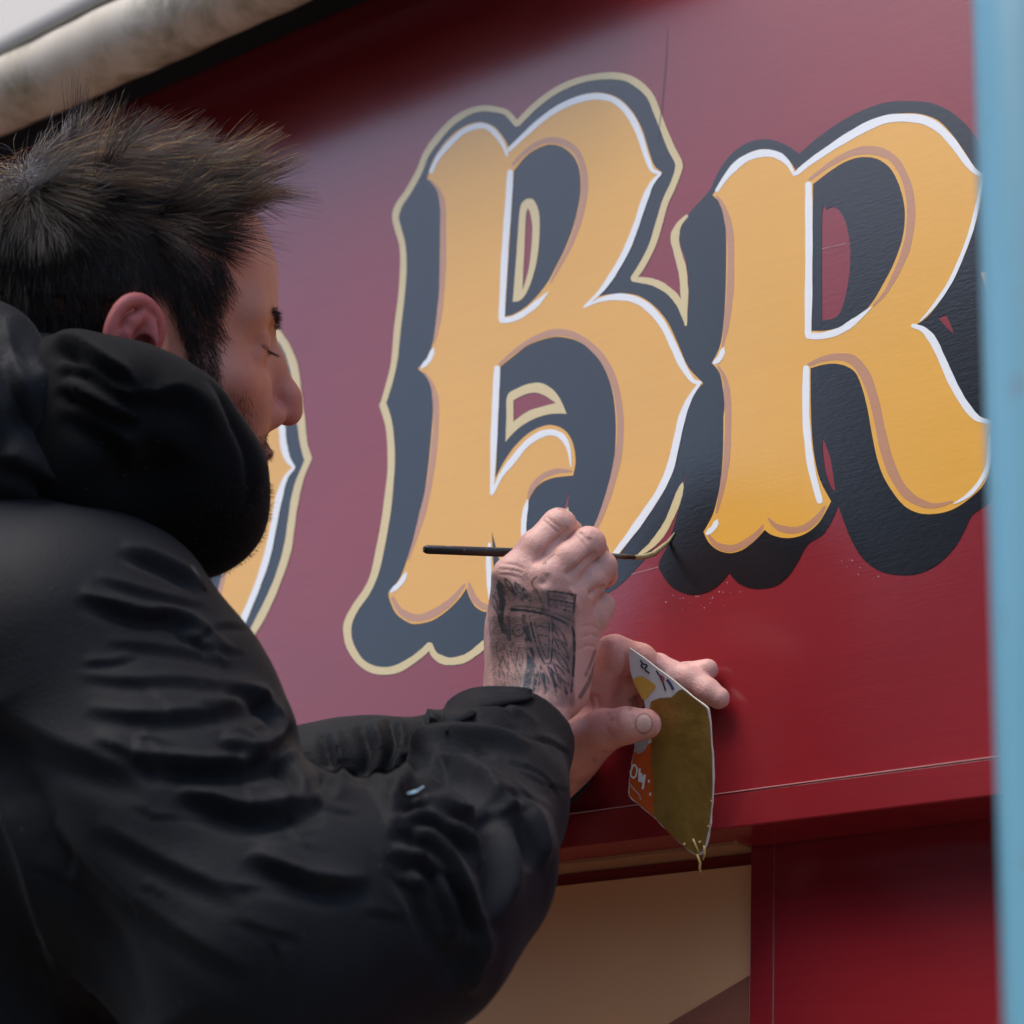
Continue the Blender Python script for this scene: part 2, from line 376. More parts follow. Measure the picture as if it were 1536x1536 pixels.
mv2 = smoothline(zz(Z2, [(742, 330, c), (790, 307), (835, 300), (875, 315), (914, 342, c), (860, 355), (800, 375), (742, 417, c)]), True)
mv3 = smoothline(zz(Z2, [(970, 703, c), (966, 745), (958, 790, c), (948, 780, c), (960, 735)]), True)
fillpoly('shadow', [B_sh, mv1, mv2, mv3], 0, M_black, letB)
whites(letB, [
 (Z1, 22, (.7, .5), [(402, 488), (430, 430), (475, 375), (530, 325), (580, 302), (625, 300), (665, 327), (698, 375), (715, 420)]),
 (Z1, 26, (.6, .4), [(722, 398), (790, 333), (870, 263), (960, 208), (1050, 180), (1120, 181), (1175, 206), (1225, 262), (1262, 340), (1287, 420), (1312, 480), (1345, 492)]),
 (Z1, 25, (.4, .3), [(1345, 495), (1308, 540), (1278, 610), (1245, 710), (1205, 810), (1155, 900), (1100, 978), (1035, 1040)]),
 (Z1, 29, (.2, .4), [(1030, 1045), (1100, 1014), (1170, 1002), (1240, 1013), (1300, 1050), (1355, 1115), (1400, 1205), (1440, 1290), (1480, 1347), (1512, 1355)]),
 (Z2, 30, (.4, .6), [(1505, 263), (1465, 325), (1435, 400), (1412, 500), (1385, 610), (1345, 700), (1290, 785), (1230, 870), (1165, 955), (1100, 1040)]),
 (Z1, 27, (.9, .9), [(728, 488), (720, 620), (705, 830), (692, 1092)]),
 (Z1, 24, (.9, .1), [(690, 1098), (735, 1094), (790, 1066), (840, 1026), (884, 982)]),
 (Z2, 27, (.9, .5), [(674, 197), (668, 320), (662, 450), (652, 715)]),
 (Z2, 26, (.4, .2), [(656, 712), (690, 640), (740, 575), (800, 505), (870, 465), (930, 472), (965, 520), (978, 602)]),
 (Z2, 22, (.2, .8), [(800, 738), (787, 800), (783, 866), (790, 940)]),
 (Z2, 20, (.2, .5), [(412, 115), (395, 160), (362, 196)]),
 (Z2, 20, (.2, .5), [(302, 1038), (275, 1083), (236, 1118)]),
 (Z2, 22, (.5, .8), [(642, 920), (639, 1020), (648, 1150)])])
tans(letB, [
 (Z1, 22, (.2, .2), [(396, 520), (432, 562), (450, 630), (453, 760), (450, 900), (442, 1020), (428, 1130), (414, 1195)]),
 (Z2, 24, (.2, .3), [(372, 214), (404, 260), (421, 330), (422, 430), (412, 550), (393, 680), (367, 795), (338, 895), (308, 985)]),
 (Z2, 30, (.4, .3), [(243, 1142), (272, 1192), (320, 1222), (372, 1222), (432, 1195), (490, 1150), (540, 1088)]),
 (Z2, 26, (.2, .8), [(557, 1080), (577, 1140), (612, 1175), (642, 1182)]),
 (Z1, 26, (.4, .2), [(738, 458), (790, 405), (850, 367), (905, 357), (960, 372), (1005, 412), (1030, 482), (1034, 560), (1017, 660), (982, 770), (932, 870), (892, 945)]),
 (Z2, 28, (.4, .6), [(684, 183), (750, 125), (820, 80), (880, 57), (940, 51), (1000, 67), (1065, 112), (1122, 180), (1162, 280), (1180, 400), (1177, 520), (1157, 630), (1122, 750), (1076, 862), (1020, 960)]),
 (Z2, 22, (.3, .3), [(982, 622), (920, 621), (860, 645), (818, 690), (800, 738)])])
creams(letB, [
 (Z1, 27, (.8, .9), [(755, 292), (715, 246), (668, 231), (610, 227), (552, 243), (485, 287), (428, 350), (382, 415), (353, 487), (310, 565), (270, 625), (256, 672), (265, 718), (284, 790), (288, 880), (280, 1000), (264, 1130), (250, 1270), (226, 1372), (204, 1443)]),
 (Z2, 32, (.9, .9), [(204, 348), (226, 420), (236, 500), (238, 600), (230, 700), (215, 820), (195, 930), (170, 1042), (138, 1115), (90, 1184), (62, 1242), (58, 1290), (70, 1342), (106, 1400), (154, 1434), (210, 1444), (266, 1434), (325, 1400), (370, 1365), (396, 1338)]),
 (Z2, 32, (.7, .9), [(396, 1336), (416, 1377), (453, 1400), (490, 1404), (538, 1394), (583, 1366), (630, 1328), (690, 1290)]),
 (Z1, 29, (.8, .9), [(757, 290), (835, 212), (925, 148), (1022, 108), (1120, 93), (1197, 98), (1255, 127), (1303, 175), (1332, 243), (1362, 321), (1392, 393), (1420, 448), (1419, 482), (1398, 542), (1366, 612), (1340, 700), (1312, 790), (1270, 873), (1234, 926)]),
 (Z1, 30, (.6, .2), [(1232, 930), (1310, 940), (1370, 970), (1418, 1020), (1450, 1112)]),
 (Z1, 34, (.3, .3), [(1455, 668), (1420, 708), (1405, 760), (1417, 820), (1436, 890), (1443, 960), (1446, 1040), (1450, 1118)]),
 (Z2, 30, (.3, .05), [(1255, 968), (1310, 925), (1360, 862), (1400, 780), (1428, 700), (1438, 668)]),
 (Z2, 22, (.8, .2), [(948, 850), (954, 815), (965, 772)]),
 (Z2, 30, (.5, .8), [(870, 830), (905, 800), (945, 840)])])
def ring(name, z, outer, inner, par):
    fillpoly(name, [smoothline(zz(z, outer), True), smoothline(zz(z, inner), True)], 2, M_cream, par)
ring('outline', Z1, [(768, 640), (783, 608), (805, 598), (826, 606), (845, 650), (849, 720), (842, 820), (826, 900), (800, 975), (770, 1016), (738, 1022, c), (748, 900), (758, 760)], [(793, 665), (801, 640), (811, 662), (819, 720), (813, 820), (801, 900), (778, 975, c), (784, 850), (789, 740)], letB)
ring('outline', Z2, [(716, 312), (760, 280), (810, 261), (860, 261), (907, 290), (937, 332), (960, 386, c), (900, 386), (840, 401), (780, 432), (740, 466), (708, 502, c), (712, 400)], [(741, 330, c), (790, 306), (835, 299), (875, 314), (915, 342, c), (860, 356), (800, 376), (741, 418, c)], letB)
# ---- letter R
R_hole = SL((Z3, [(662, 432, c), (720, 387), (790, 342), (860, 320), (930, 328), (985, 370), (1020, 440), (1040, 520), (1041, 600), (1026, 680), (992, 770), (950, 850), (905, 925), (850, 982), (790, 1018), (720, 1038), (656, 1040, c)]))
R_fill = SL((Z3, [(590, 375, c), (560, 330), (510, 295), (450, 287), (395, 303), (340, 343), (295, 398), (265, 448), (245, 477, c), (275, 510), (295, 570), (302, 650), (302, 760), (300, 860), (295, 960), (285, 1060), (270, 1120), (242, 1173, c), (275, 1215), (290, 1290), (295, 1354)]),
            (Z4, [(291, 400), (290, 480), (288, 560), (280, 660), (265, 740), (245, 810), (208, 878, c), (230, 922), (270, 955), (320, 966), (370, 952), (420, 916), (462, 870, c), (490, 890), (540, 903), (590, 900), (640, 880), (690, 835), (737, 752, c), (690, 660), (667, 560), (656, 450), (652, 320), (652, 200, c), (700, 186), (750, 181), (800, 192), (840, 222), (868, 290), (888, 370), (904, 460), (924, 560), (950, 640), (990, 710), (1040, 770), (1100, 800), (1170, 803), (1240, 785), (1310, 740), (1370, 680), (1398, 600), (1402, 500), (1400, 428, c), (1340, 405), (1295, 355), (1258, 300), (1222, 220), (1187, 135), (1140, 55), (1090, 18, c)]),
            (Z3, [(1120, 995), (1160, 955), (1210, 885), (1260, 795), (1310, 675), (1345, 560), (1362, 470), (1374, 398, c), (1330, 358), (1290, 298), (1240, 228), (1180, 168), (1110, 142), (1040, 138), (960, 148), (870, 182), (780, 236), (690, 296), (620, 348)]))
letR = fillpoly('painted_letter', [R_fill, R_hole], 3, M_gold, board); letR['label'] = 'gold letter R with slate drop shadow and no outline yet'
R_sh = SL((Z3, [(238, 452, c), (270, 380), (320, 310), (380, 265), (440, 247), (500, 250), (560, 275), (605, 306, c), (680, 240), (780, 170), (880, 120), (970, 92), (1060, 87), (1150, 95), (1230, 130), (1300, 190), (1350, 258), (1420, 350), (1500, 480), (1530, 800), (1520, 1200)]),
          (Z4, [(1500, 560), (1440, 700), (1385, 762), (1322, 808), (1290, 870), (1250, 940), (1180, 1010), (1100, 1050), (1020, 1056), (940, 1040), (870, 990), (820, 910), (790, 835), (766, 768, c), (740, 830), (700, 890), (640, 930), (600, 1000), (560, 1060), (510, 1100), (450, 1113), (400, 1110), (350, 1088), (315, 1048, c), (280, 1090), (230, 1125), (170, 1139), (120, 1130), (70, 1100), (30, 1042), (24, 1005), (60, 930), (95, 820), (125, 690), (140, 500), (150, 300)]),
          (Z3, [(140, 1100), (135, 1010), (145, 950), (146, 850), (135, 750), (115, 690), (110, 632), (150, 552), (205, 490)]))
r1 = smoothline(zz(Z3, [(699, 560), (720, 535), (745, 525), (775, 545), (800, 600), (815, 690), (812, 800), (795, 900), (770, 970), (740, 990), (698, 996, c)]), True)
r2 = smoothline(zz(Z4, [(700, 488, c), (716, 520), (735, 580), (746, 650), (754, 708, c), (735, 690), (714, 630), (703, 560)]), True)
r3 = smoothline(zz(Z3, [(1180, 985, c), (1213, 972, c), (1235, 1020), (1245, 1052, c), (1212, 1022)]), True)
fillpoly('shadow', [R_sh, r1, r2, r3], 1, M_black, letR)
whites(letR, [
 (Z3, 30, (.4, .3), [(262, 460), (300, 403), (350, 348), (400, 317), (455, 303), (510, 310), (555, 342), (584, 395)]),
 (Z3, 34, (.5, .4), [(592, 388), (640, 347), (720, 291), (800, 240), (890, 190), (970, 161), (1050, 157), (1120, 166), (1180, 197), (1240, 258), (1290, 328), (1330, 376), (1366, 396)]),
 (Z3, 17, (.5, .3), [(1364, 405), (1346, 500), (1318, 620), (1278, 730), (1228, 840), (1160, 940), (1105, 1000)]),
 (Z3, 32, (.5, .5), [(1075, 1018), (1120, 1035), (1160, 1082), (1200, 1165), (1240, 1255), (1290, 1342), (1340, 1400), (1395, 1418)]),
 (Z4, 18, (.5, .2), [(1394, 480), (1388, 590), (1360, 660), (1310, 722), (1245, 762)]),
 (Z3, 30, (.9, .9), [(643, 432), (645, 700), (641, 1052)]),
 (Z3, 28, (.9, .1), [(640, 1060), (700, 1060), (770, 1040), (830, 1002), (905, 940)]),
 (Z4, 30, (.9, .8), [(634, 198), (632, 380), (640, 500), (656, 620), (690, 752)]),
 (Z4, 22, (.1, .6), [(292, 112), (277, 155), (252, 178)]), (Z4, 22, (.1, .6), [(267, 826), (250, 860), (222, 886)])])
tans(letR, [
 (Z3, 28, (.3, .2), [(264, 482), (296, 540), (318, 640), (321, 780), (316, 900), (302, 1020), (286, 1110)]),
 (Z4, 26, (.2, .3), [(268, 190), (298, 250), (309, 350), (309, 480), (301, 600), (282, 710), (262, 800)]),
 (Z4, 28, (.3, .2), [(228, 892), (262, 932), (320, 947), (380, 926), (427, 890), (456, 850)]),
 (Z4, 27, (.2, .3), [(476, 822), (512, 856), (570, 871), (630, 860), (680, 820), (712, 772)]),
 (Z3, 33, (.3, .2), [(647, 412), (720, 357), (800, 311), (870, 291), (940, 297), (1000, 332), (1045, 410), (1066, 500), (1066, 600), (1047, 700), (1011, 790), (962, 880), (912, 936)]),
 (Z4, 40, (.3, .2), [(640, 188), (700, 162), (770, 152), (830, 168), (880, 232), (915, 332), (941, 450), (967, 560), (1002, 650), (1050, 720), (1110, 758), (1170, 769), (1240, 752)])])
# ---- next letter, just its spur showing beside the pole
nx_f = smoothline([(1471, 409, True), (1483, 398, False), (1487, 330, False), (1485, 230, False), (1475, 160, True), (1500, 122, False), (1540, 108, False), (1575, 130, True), (1582, 400, False), (1574, 600, False), (1562, 690, True), (1532, 702, False), (1502, 706, True), (1499, 640, False), (1490, 480, False)], True)
letN = fillpoly('painted_letter', [nx_f], 3, M_gold, board); letN['label'] = 'gold stem of the next letter behind the blue pole'
# ---- letter D, half behind the painter
D_fill = smoothline(zz(Z6, [(-560, -60, c), (-420, -150), (-200, -180), (20, -120), (200, -20), (300, 120), (360, 300), (388, 450), (395, 560), (402, 620), (418, 680), (448, 716, c), (415, 755), (388, 850), (362, 980), (338, 1090), (298, 1210), (248, 1330), (200, 1440), (100, 1560), (-80, 1700), (-300, 1760), (-600, 1720, c), (-560, 1400), (-540, 800)]), True)
D_hole = smoothline(zz(Z6, [(-300, 100, c), (-120, 120), (40, 240), (150, 500), (180, 800), (165, 1050), (142, 1170), (107, 1275), (0, 1430), (-150, 1520), (-320, 1540, c)]), True)
letD = fillpoly('painted_letter', [D_fill, D_hole], 3, M_gold, board); letD['label'] = 'gold letter D partly hidden behind the man'
D_sh = smoothline(zz(Z6, [(-640, -100, c), (-430, -210), (-200, -240), (60, -170), (250, -40), (365, 160), (405, 215), (435, 290), (450, 370), (458, 450), (470, 540), (480, 620), (503, 690), (465, 770), (445, 850), (430, 950), (415, 1050), (385, 1150), (345, 1250), (290, 1360), (215, 1480), (90, 1640), (-90, 1800), (-340, 1860), (-680, 1840, c), (-640, 1400), (-620, 800)]), True)
fillpoly('shadow', [D_sh], 0, M_black, letD)
whites(letD, [(Z6, 28, (.5, .4), [(340, 300), (375, 430), (392, 550), (398, 620), (415, 680), (442, 716)]), (Z6, 27, (.4, .8), [(440, 720), (406, 762), (378, 850), (353, 980), (328, 1090), (288, 1210), (238, 1330), (190, 1436), (100, 1550)])])
tans(letD, [(Z6, 18, (.5, .5), [(190, 800), (172, 1050), (150, 1170), (115, 1275), (10, 1440)])])
creams(letD, [(Z6, 34, (.8, .9), [(250, -40), (330, 90), (372, 165), (407, 215), (437, 290), (452, 370), (460, 450), (472, 540), (482, 620), (500, 682)]), (Z6, 32, (.8, .8), [(500, 684), (465, 770), (445, 850), (430, 950), (415, 1050), (385, 1150), (345, 1250), (290, 1360), (215, 1480), (90, 1640)]),
  (Z6, 22, (.6, .6), [(60, 700), (50, 900), (28, 1080), (-10, 1200), (-80, 1330)])])
stroke('crack', [(1001, 40, False), (998, 90, False), (994, 140, False), (990, 180, False), (986, 214, False)], 0.8, 7, M_black, board, (.3, .3))
# chalk guide line and paint flecks
M_chalk = mat('chalk', (0.45, 0.22, 0.24), 0.9)
stroke('chalk_line', [(928, 866, False), (960, 858, False), (1004, 846, False), (1030, 842, False)], 1.1, -0.9, M_chalk, board)
stroke('chalk_line', [(1230, 374, False), (1270, 365, False)], 1.2, -0.9, M_chalk, board)
V = []; F = []
for k in range(34):
    px, py = random.choice([(1030, 890), (1098, 876), (1280, 840), (1060, 895), (1300, 850)])
    px += random.gauss(0, 16); py += random.gauss(0, 9) + 8; r = random.uniform(0.4, 1.3); i0 = len(V)
    for a in range(6): V.append(onwall((px + r * math.cos(a), py + r * math.sin(a)), -0.7))
    F.append([i0 + q for q in range(5, -1, -1)])
tag(mesh('paint_flecks', V, F, M_chalk, board), kind='stuff')
# ---------------------------------------------------------------- sculpting kit: signed distance volumes -> meshes
def cs(px, py, d): return np.array([(px - 768) / FPX * d, (py - 768) / FPX * d, d])
def mm(px, d): return px * d / FPX
def cam2world(P): return CAM + P @ M.T
def world2px(Wp):
    q = (Wp - CAM) @ M
    return np.stack([768 + FPX * q[:, 0] / q[:, 2], 768 + FPX * q[:, 1] / q[:, 2], q[:, 2]], 1)
class Vol:
    pad = 0.0
    def __init__(s, lo, hi, h, pad=0.0):
        s.pad = pad
        s.lo = np.array(lo, np.float32); s.h = h
        s.n = np.ceil((np.array(hi) - np.array(lo)) / h).astype(int) + 1
        s.G = np.full(s.n, 0.5, np.float32)
        s.ax = [(s.lo[i] + h * np.arange(s.n[i])).astype(np.float32) for i in range(3)]
    def _sl(s, lo, hi, pad):
        a = np.clip(np.floor((np.array(lo) - pad - s.lo) / s.h).astype(int), 0, s.n - 1)
        b = np.clip(np.ceil((np.array(hi) + pad - s.lo) / s.h).astype(int) + 1, 1, s.n)
        if np.any(b <= a): return None
        return tuple(slice(x, y) for x, y in zip(a, b))
    def _mix(s, sl, d, k, op):
        g = s.G[sl]
        if op == 'sub': d = -d; 
        if op == 'add':
            h = np.maximum(k - np.abs(g - d), 0) / k if k > 0 else 0
            s.G[sl] = np.minimum(g, d) - h * h * k * 0.25
        else:
            h = np.maximum(k - np.abs(g - d), 0) / k if k > 0 else 0
            s.G[sl] = np.maximum(g, d) + h * h * k * 0.25
    def cone(s, a, b, ra, rb, k=0.0, op='add', flat=None):
        a = np.array(a, np.float32); b = np.array(b, np.float32); R = max(ra, rb) + s.pad
        sl = s._sl(np.minimum(a, b) - R, np.maximum(a, b) + R, k + 3 * s.h)
        if sl is None: return s
        X, Y, Z = s.ax[0][sl[0]][:, None, None] - a[0], s.ax[1][sl[1]][None, :, None] - a[1], s.ax[2][sl[2]][None, None, :] - a[2]
        ba = b - a; L2 = float(ba.dot(ba)) + 1e-12
        t = np.clip((X * ba[0] + Y * ba[1] + Z * ba[2]) / L2, 0, 1)
        d = np.sqrt((X - t * ba[0]) ** 2 + (Y - t * ba[1]) ** 2 + (Z - t * ba[2]) ** 2) - (ra + t * (rb - ra))
        s._mix(sl, d, k, op); return s
    def chain(s, pts, k=0.0, kj=None, op='add'):
        """pts: (position, radius); one limb"""
        for i in range(len(pts) - 1):
            s.cone(pts[i][0], pts[i + 1][0], pts[i][1], pts[i + 1][1], k if i == 0 or kj is None else kj, op)
        return s
    def ell(s, c, r, k=0.0, op='add', rot=None):
        c = np.array(c, np.float32); r = np.array(r, np.float32); Rm = float(r.max())
        sl = s._sl(c - Rm, c + Rm, 2 * k + 3 * s.h)
        if sl is None: return s
        X, Y, Z = s.ax[0][sl[0]][:, None, None] - c[0], s.ax[1][sl[1]][None, :, None] - c[1], s.ax[2][sl[2]][None, None, :] - c[2]
        if rot is not None:
            rot = np.asarray(rot, np.float32)
            X, Y, Z = (rot[0, 0] * X + rot[0, 1] * Y + rot[0, 2] * Z), (rot[1, 0] * X + rot[1, 1] * Y + rot[1, 2] * Z), (rot[2, 0] * X + rot[2, 1] * Y + rot[2, 2] * Z)
        k0 = np.sqrt((X / r[0]) ** 2 + (Y / r[1]) ** 2 + (Z / r[2]) ** 2); k1 = np.sqrt((X / r[0] ** 2) ** 2 + (Y / r[1] ** 2) ** 2 + (Z / r[2] ** 2) ** 2) + 1e-6
        s._mix(sl, k0 * (k0 - 1) / k1, k, op); return s
    def cutplane(s, p, nrm, k=0.0):
        """keep the side the normal points away from"""
        p = np.array(p); nrm = _n(nrm)
        X, Y, Z = s.ax[0][:, None, None], s.ax[1][None, :, None], s.ax[2][None, None, :]
        d = ((X - p[0]) * nrm[0] + (Y - p[1]) * nrm[1] + (Z - p[2]) * nrm[2]).astype(np.float32)
        h = np.maximum(k - np.abs(s.G - d), 0) / k if k > 0 else 0
        s.G = np.maximum(s.G, d) + h * h * k * 0.25; return s
    def mesh(s):
        G = s.G; S = G < 0; nx, ny, nz = G.shape
        c8 = [(i, j, k) for i in (0, 1) for j in (0, 1) for k in (0, 1)]
        cnt = np.zeros((nx - 1, ny - 1, nz - 1), np.int8)
        for i, j, k in c8: cnt += S[i:nx - 1 + i, j:ny - 1 + j, k:nz - 1 + k]
        act = (cnt > 0) & (cnt < 8); I, J, K = np.nonzero(act)
        idx = np.full(act.shape, -1, np.int32); idx[I, J, K] = np.arange(len(I))
        val = {c: G[I + c[0], J + c[1], K + c[2]] for c in c8}
        acc = np.zeros((len(I), 3)); num = np.zeros(len(I))
        for a in c8:
            for ax in range(3):
                if a[ax] == 0:
                    b = list(a); b[ax] = 1; b = tuple(b)
                    va, vb = val[a], val[b]; cr = (va < 0) != (vb < 0)
                    t = np.where(cr, va / np.where(cr, va - vb, 1), 0)
                    p = np.array(a, float)[None, :].repeat(len(I), 0); p[:, ax] = t
                    acc += p * cr[:, None]; num += cr
        V = (np.stack([I, J, K], 1) + acc / num[:, None]) * s.h + s.lo
        Q = []
        for ax in range(3):
            o1, o2 = [(1, 2), (2, 0), (0, 1)][ax]
            sh = [slice(None)] * 3; sh2 = [slice(None)] * 3
            sh[ax] = slice(0, -1); sh2[ax] = slice(1, None)
            ch = S[tuple(sh)] != S[tuple(sh2)]
            P = np.stack(np.nonzero(ch), 1)
            ok = (P[:, o1] > 0) & (P[:, o2] > 0) & (P[:, o1] < G.shape[o1] - 1) & (P[:, o2] < G.shape[o2] - 1)
            P = P[ok]; ins = S[tuple(sh)][tuple(P.T)]
            def at(d1, d2):
                q = P.copy(); q[:, o1] -= d1; q[:, o2] -= d2
                return idx[q[:, 0], q[:, 1], q[:, 2]]
            f = np.stack([at(1, 1), at(0, 1), at(0, 0), at(1, 0)], 1)
            f[~ins] = f[~ins][:, ::-1]
            Q.append(f)
        return V, np.concatenate(Q).astype(np.int32)
def vnormals(V, F):
    n = np.cross(V[F[:, 2]] - V[F[:, 0]], V[F[:, 3]] - V[F[:, 1]]); N = np.zeros_like(V)
    for k in range(4): np.add.at(N, F[:, k], n)
    return N / (np.linalg.norm(N, axis=1)[:, None] + 1e-12)
def relax(V, F, it=2, lam=0.5):
    for _ in range(it):
        A = np.zeros_like(V); C = np.zeros(len(V))
        for k in range(4):
            a, b = F[:, k], F[:, (k + 1) % 4]
            np.add.at(A, a, V[b]); np.add.at(A, b, V[a]); np.add.at(C, a, 1); np.add.at(C, b, 1)
        V = V + lam * (A / np.maximum(C, 1)[:, None] - V)
    return V
def surf_at(PX, pts, tol=7.0):
    """front-most surface vertex under each measured place -> indices"""
    out = []
    for x, y in pts:
        m_ = np.nonzero((np.abs(PX[:, 0] - x) < tol) & (np.abs(PX[:, 1] - y) < tol))[0]
        if len(m_): out.append(m_[np.argmin(PX[m_, 2])])
    return out
def dense(pts, n):
    l = smoothline([(p[0], p[1], False) for p in pts], False, n); return l
def folds(V, F, L, gain=1.0):
    """lay folds along curves on the cloth: a ridge (+) with a tuck pressed in beside it, or a plain crease (-).
    L: (curve, width m, height m); the tuck lies on the right hand of the curve's direction"""
    PX = world2px(V); N = vnormals(V, F); D = np.zeros(len(V)); q = 10.0
    key = (np.floor(PX[:, 0] / q).astype(int) + 200) * 4000 + np.floor(PX[:, 1] / q).astype(int) + 200
    zb = {}; order = np.argsort(-PX[:, 2])
    zarr = np.full(key.max() + 1, 9.0); np.minimum.at(zarr, key, PX[:, 2])
    vis = (PX[:, 2] < zarr[key] + .045); fc = sstep((N * _nrm(CAM - V)).sum(1), .02, .30) * vis
    pxm = FPX / PX[:, 2]
    for pts, wd, ht in L:
        l = np.array(dense(pts, 6)); S = np.linspace(0, 1, len(l)); lo, hi = l.min(0), l.max(0); m_ = wd * 2500 * 3.2
        c = np.nonzero((PX[:, 0] > lo[0] - m_) & (PX[:, 0] < hi[0] + m_) & (PX[:, 1] > lo[1] - m_) & (PX[:, 1] < hi[1] + m_) & (fc > 0))[0]
        if not len(c): continue
        P = PX[c, :2]; best = np.full(len(c), 1e9); sd = np.zeros(len(c)); tt = np.zeros(len(c))
        for i in range(len(l) - 1):
            A, B = l[i], l[i + 1]; ba = B - A; t = np.clip(((P - A) @ ba) / (ba @ ba + 1e-9), 0, 1); r = P - A - t[:, None] * ba
            d = np.hypot(r[:, 0], r[:, 1]); k = d < best; best[k] = d[k]
            sg = np.sign(ba[0] * (P[:, 1] - A[1]) - ba[1] * (P[:, 0] - A[0])); sd[k] = (d * sg)[k]; tt[k] = (S[i] + (S[i + 1] - S[i]) * t)[k]
        x = sd / pxm[c] / wd
        amp = np.clip(np.minimum(tt / .25, (1 - tt) / .30), 0, 1) ** .8
        if ht > 0:
            g = np.where(x < 0, np.exp(-np.sqrt((1.5 * x) ** 2 + .012) + .11), np.exp(-np.abs(x / .38) ** 1.4) - .75 * np.exp(-((x - .85) / .55) ** 2))
            g = np.where(x < 0, g * (1 - .75 * math.exp(-2.39)), g)
        else: g = np.exp(-(np.abs(x)) ** 1.5)
        D[c] += gain * ht * amp * g * fc[c]
    return V + N * D[:, None]
def _nrm(v): return v / (np.linalg.norm(v, axis=1)[:, None] + 1e-12)
def sstep(x, a, b_):
    t = np.clip((x - a) / (b_ - a), 0, 1); return t * t * (3 - 2 * t)
def segdist(P, A, B):
    ba = B - A; t = np.clip(((P - A) @ ba) / (ba @ ba + 1e-12), 0, 1)
    return np.linalg.norm(P - A - t[:, None] * ba, axis=1)
def attr(o, name, vals):
    a = o.data.attributes.new(name, 'FLOAT', 'POINT'); a.data.foreach_set('value', np.asarray(vals, np.float32))
def lerp3(a, b, t): return tuple(a[i] + (b[i] - a[i]) * t for i in range(3))
# ---------------------------------------------------------------- the painter: head
HA, HP, HD = rad(22), rad(6), 1.56
hF = np.array([math.cos(HA) * math.cos(HP), math.sin(HP), math.sin(HA) * math.cos(HP)])
hR = np.array([math.sin(HA), 0, -math.cos(HA)]); hR = _n(hR - hF * hR.dot(hF)); hU = np.cross(hF, hR)
if hU[1] > 0: hU = -hU
HM = np.column_stack([hF, hR, hU])
HS = 1.03
HO = cs(447, 622, HD) - HM @ (np.array([0.129, 0.0, -0.022]) * HS)
def h2w(P): return cam2world(HO + (np.asarray(P) * HS) @ HM.T)
for nm, p in (('brow', (.1, .03, .045)), ('hairline', (.078, 0, .118)), ('lip', (.108, 0, -.055)), ('ear', (0, .078, 0)), ('vertex', (-.01, 0, .14)), ('back', (-.103, 0, .05)), ('chin', (.095, 0, -.11))):
    print(nm, world2px(h2w([p]))[0])
hv = Vol((-.135, -.10, -.20), (.145, .112, .155), 0.0015, .03)
hv.ell((-.006, 0, .052), (.099, .077, .086))
hv.ell((.040, 0, .062), (.058, .062, .060), .03)
hv.ell((.042, 0, -.008), (.052, .060, .062), .03)
hv.ell((.036, 0, -.062), (.052, .050, .048), .02)
hv.ell((.078, 0, -.052), (.027, .030, .036), .02)
hv.ell((.082, 0, -.098), (.020, .020, .017), .02)
for s_ in (1, -1):
    hv.cone((-.002, .052 * s_, -.050), (.074, .020 * s_, -.103), .017, .014, .022)
    hv.ell((.054, .049 * s_, -.012), (.027, .017, .016), .024)
    hv.ell((.083, .020 * s_, -.018), (.018, .018, .026), .022)
    hv.cone((.092, .010 * s_, .040), (.073, .048 * s_, .040), .0115, .012, .014)
    hv.ell((.101, .031 * s_, .020), (.020, .018, .013), .012, 'sub')
    hv.ell((.081, .032 * s_, .0205), (.0142, .0150, .0138), .004)
    hv.cone((.090, .021 * s_, .0285), (.083, .044 * s_, .0255), .0045, .004, .006)
    hv.cone((.091, .022 * s_, .012), (.083, .043 * s_, .011), .004, .004, .008)
hv.chain([((.078, 0, .036), .0150), ((.090, 0, .006), .0165), ((.094, 0, -.022), .0165)], .012, .008)
hv.chain([((.089, 0, .034), .0100), ((.104, 0, .012), .0098), ((.1185, 0, -.011), .0102), ((.1215, 0, -.0205), .0104)], .012, .006)
for s_ in (1, -1):
    hv.ell((.1045, .0128 * s_, -.0265), (.0118, .0072, .0086), .008)
    hv.ell((.1085, .0065 * s_, -.0365), (.0060, .0034, .0045), .003, 'sub')
hv.ell((.1035, 0, -.0530), (.0085, .022, .0065), .006)
hv.ell((.1000, 0, -.0650), (.0085, .020, .0070), .006)
hv.cone((.1095, -.022, -.0590), (.1095, .022, -.0590), .0022, .0022, .003, 'sub')
hv.cone((-.020, 0, -.055), (-.060, 0, -.22), .058, .064, .03)
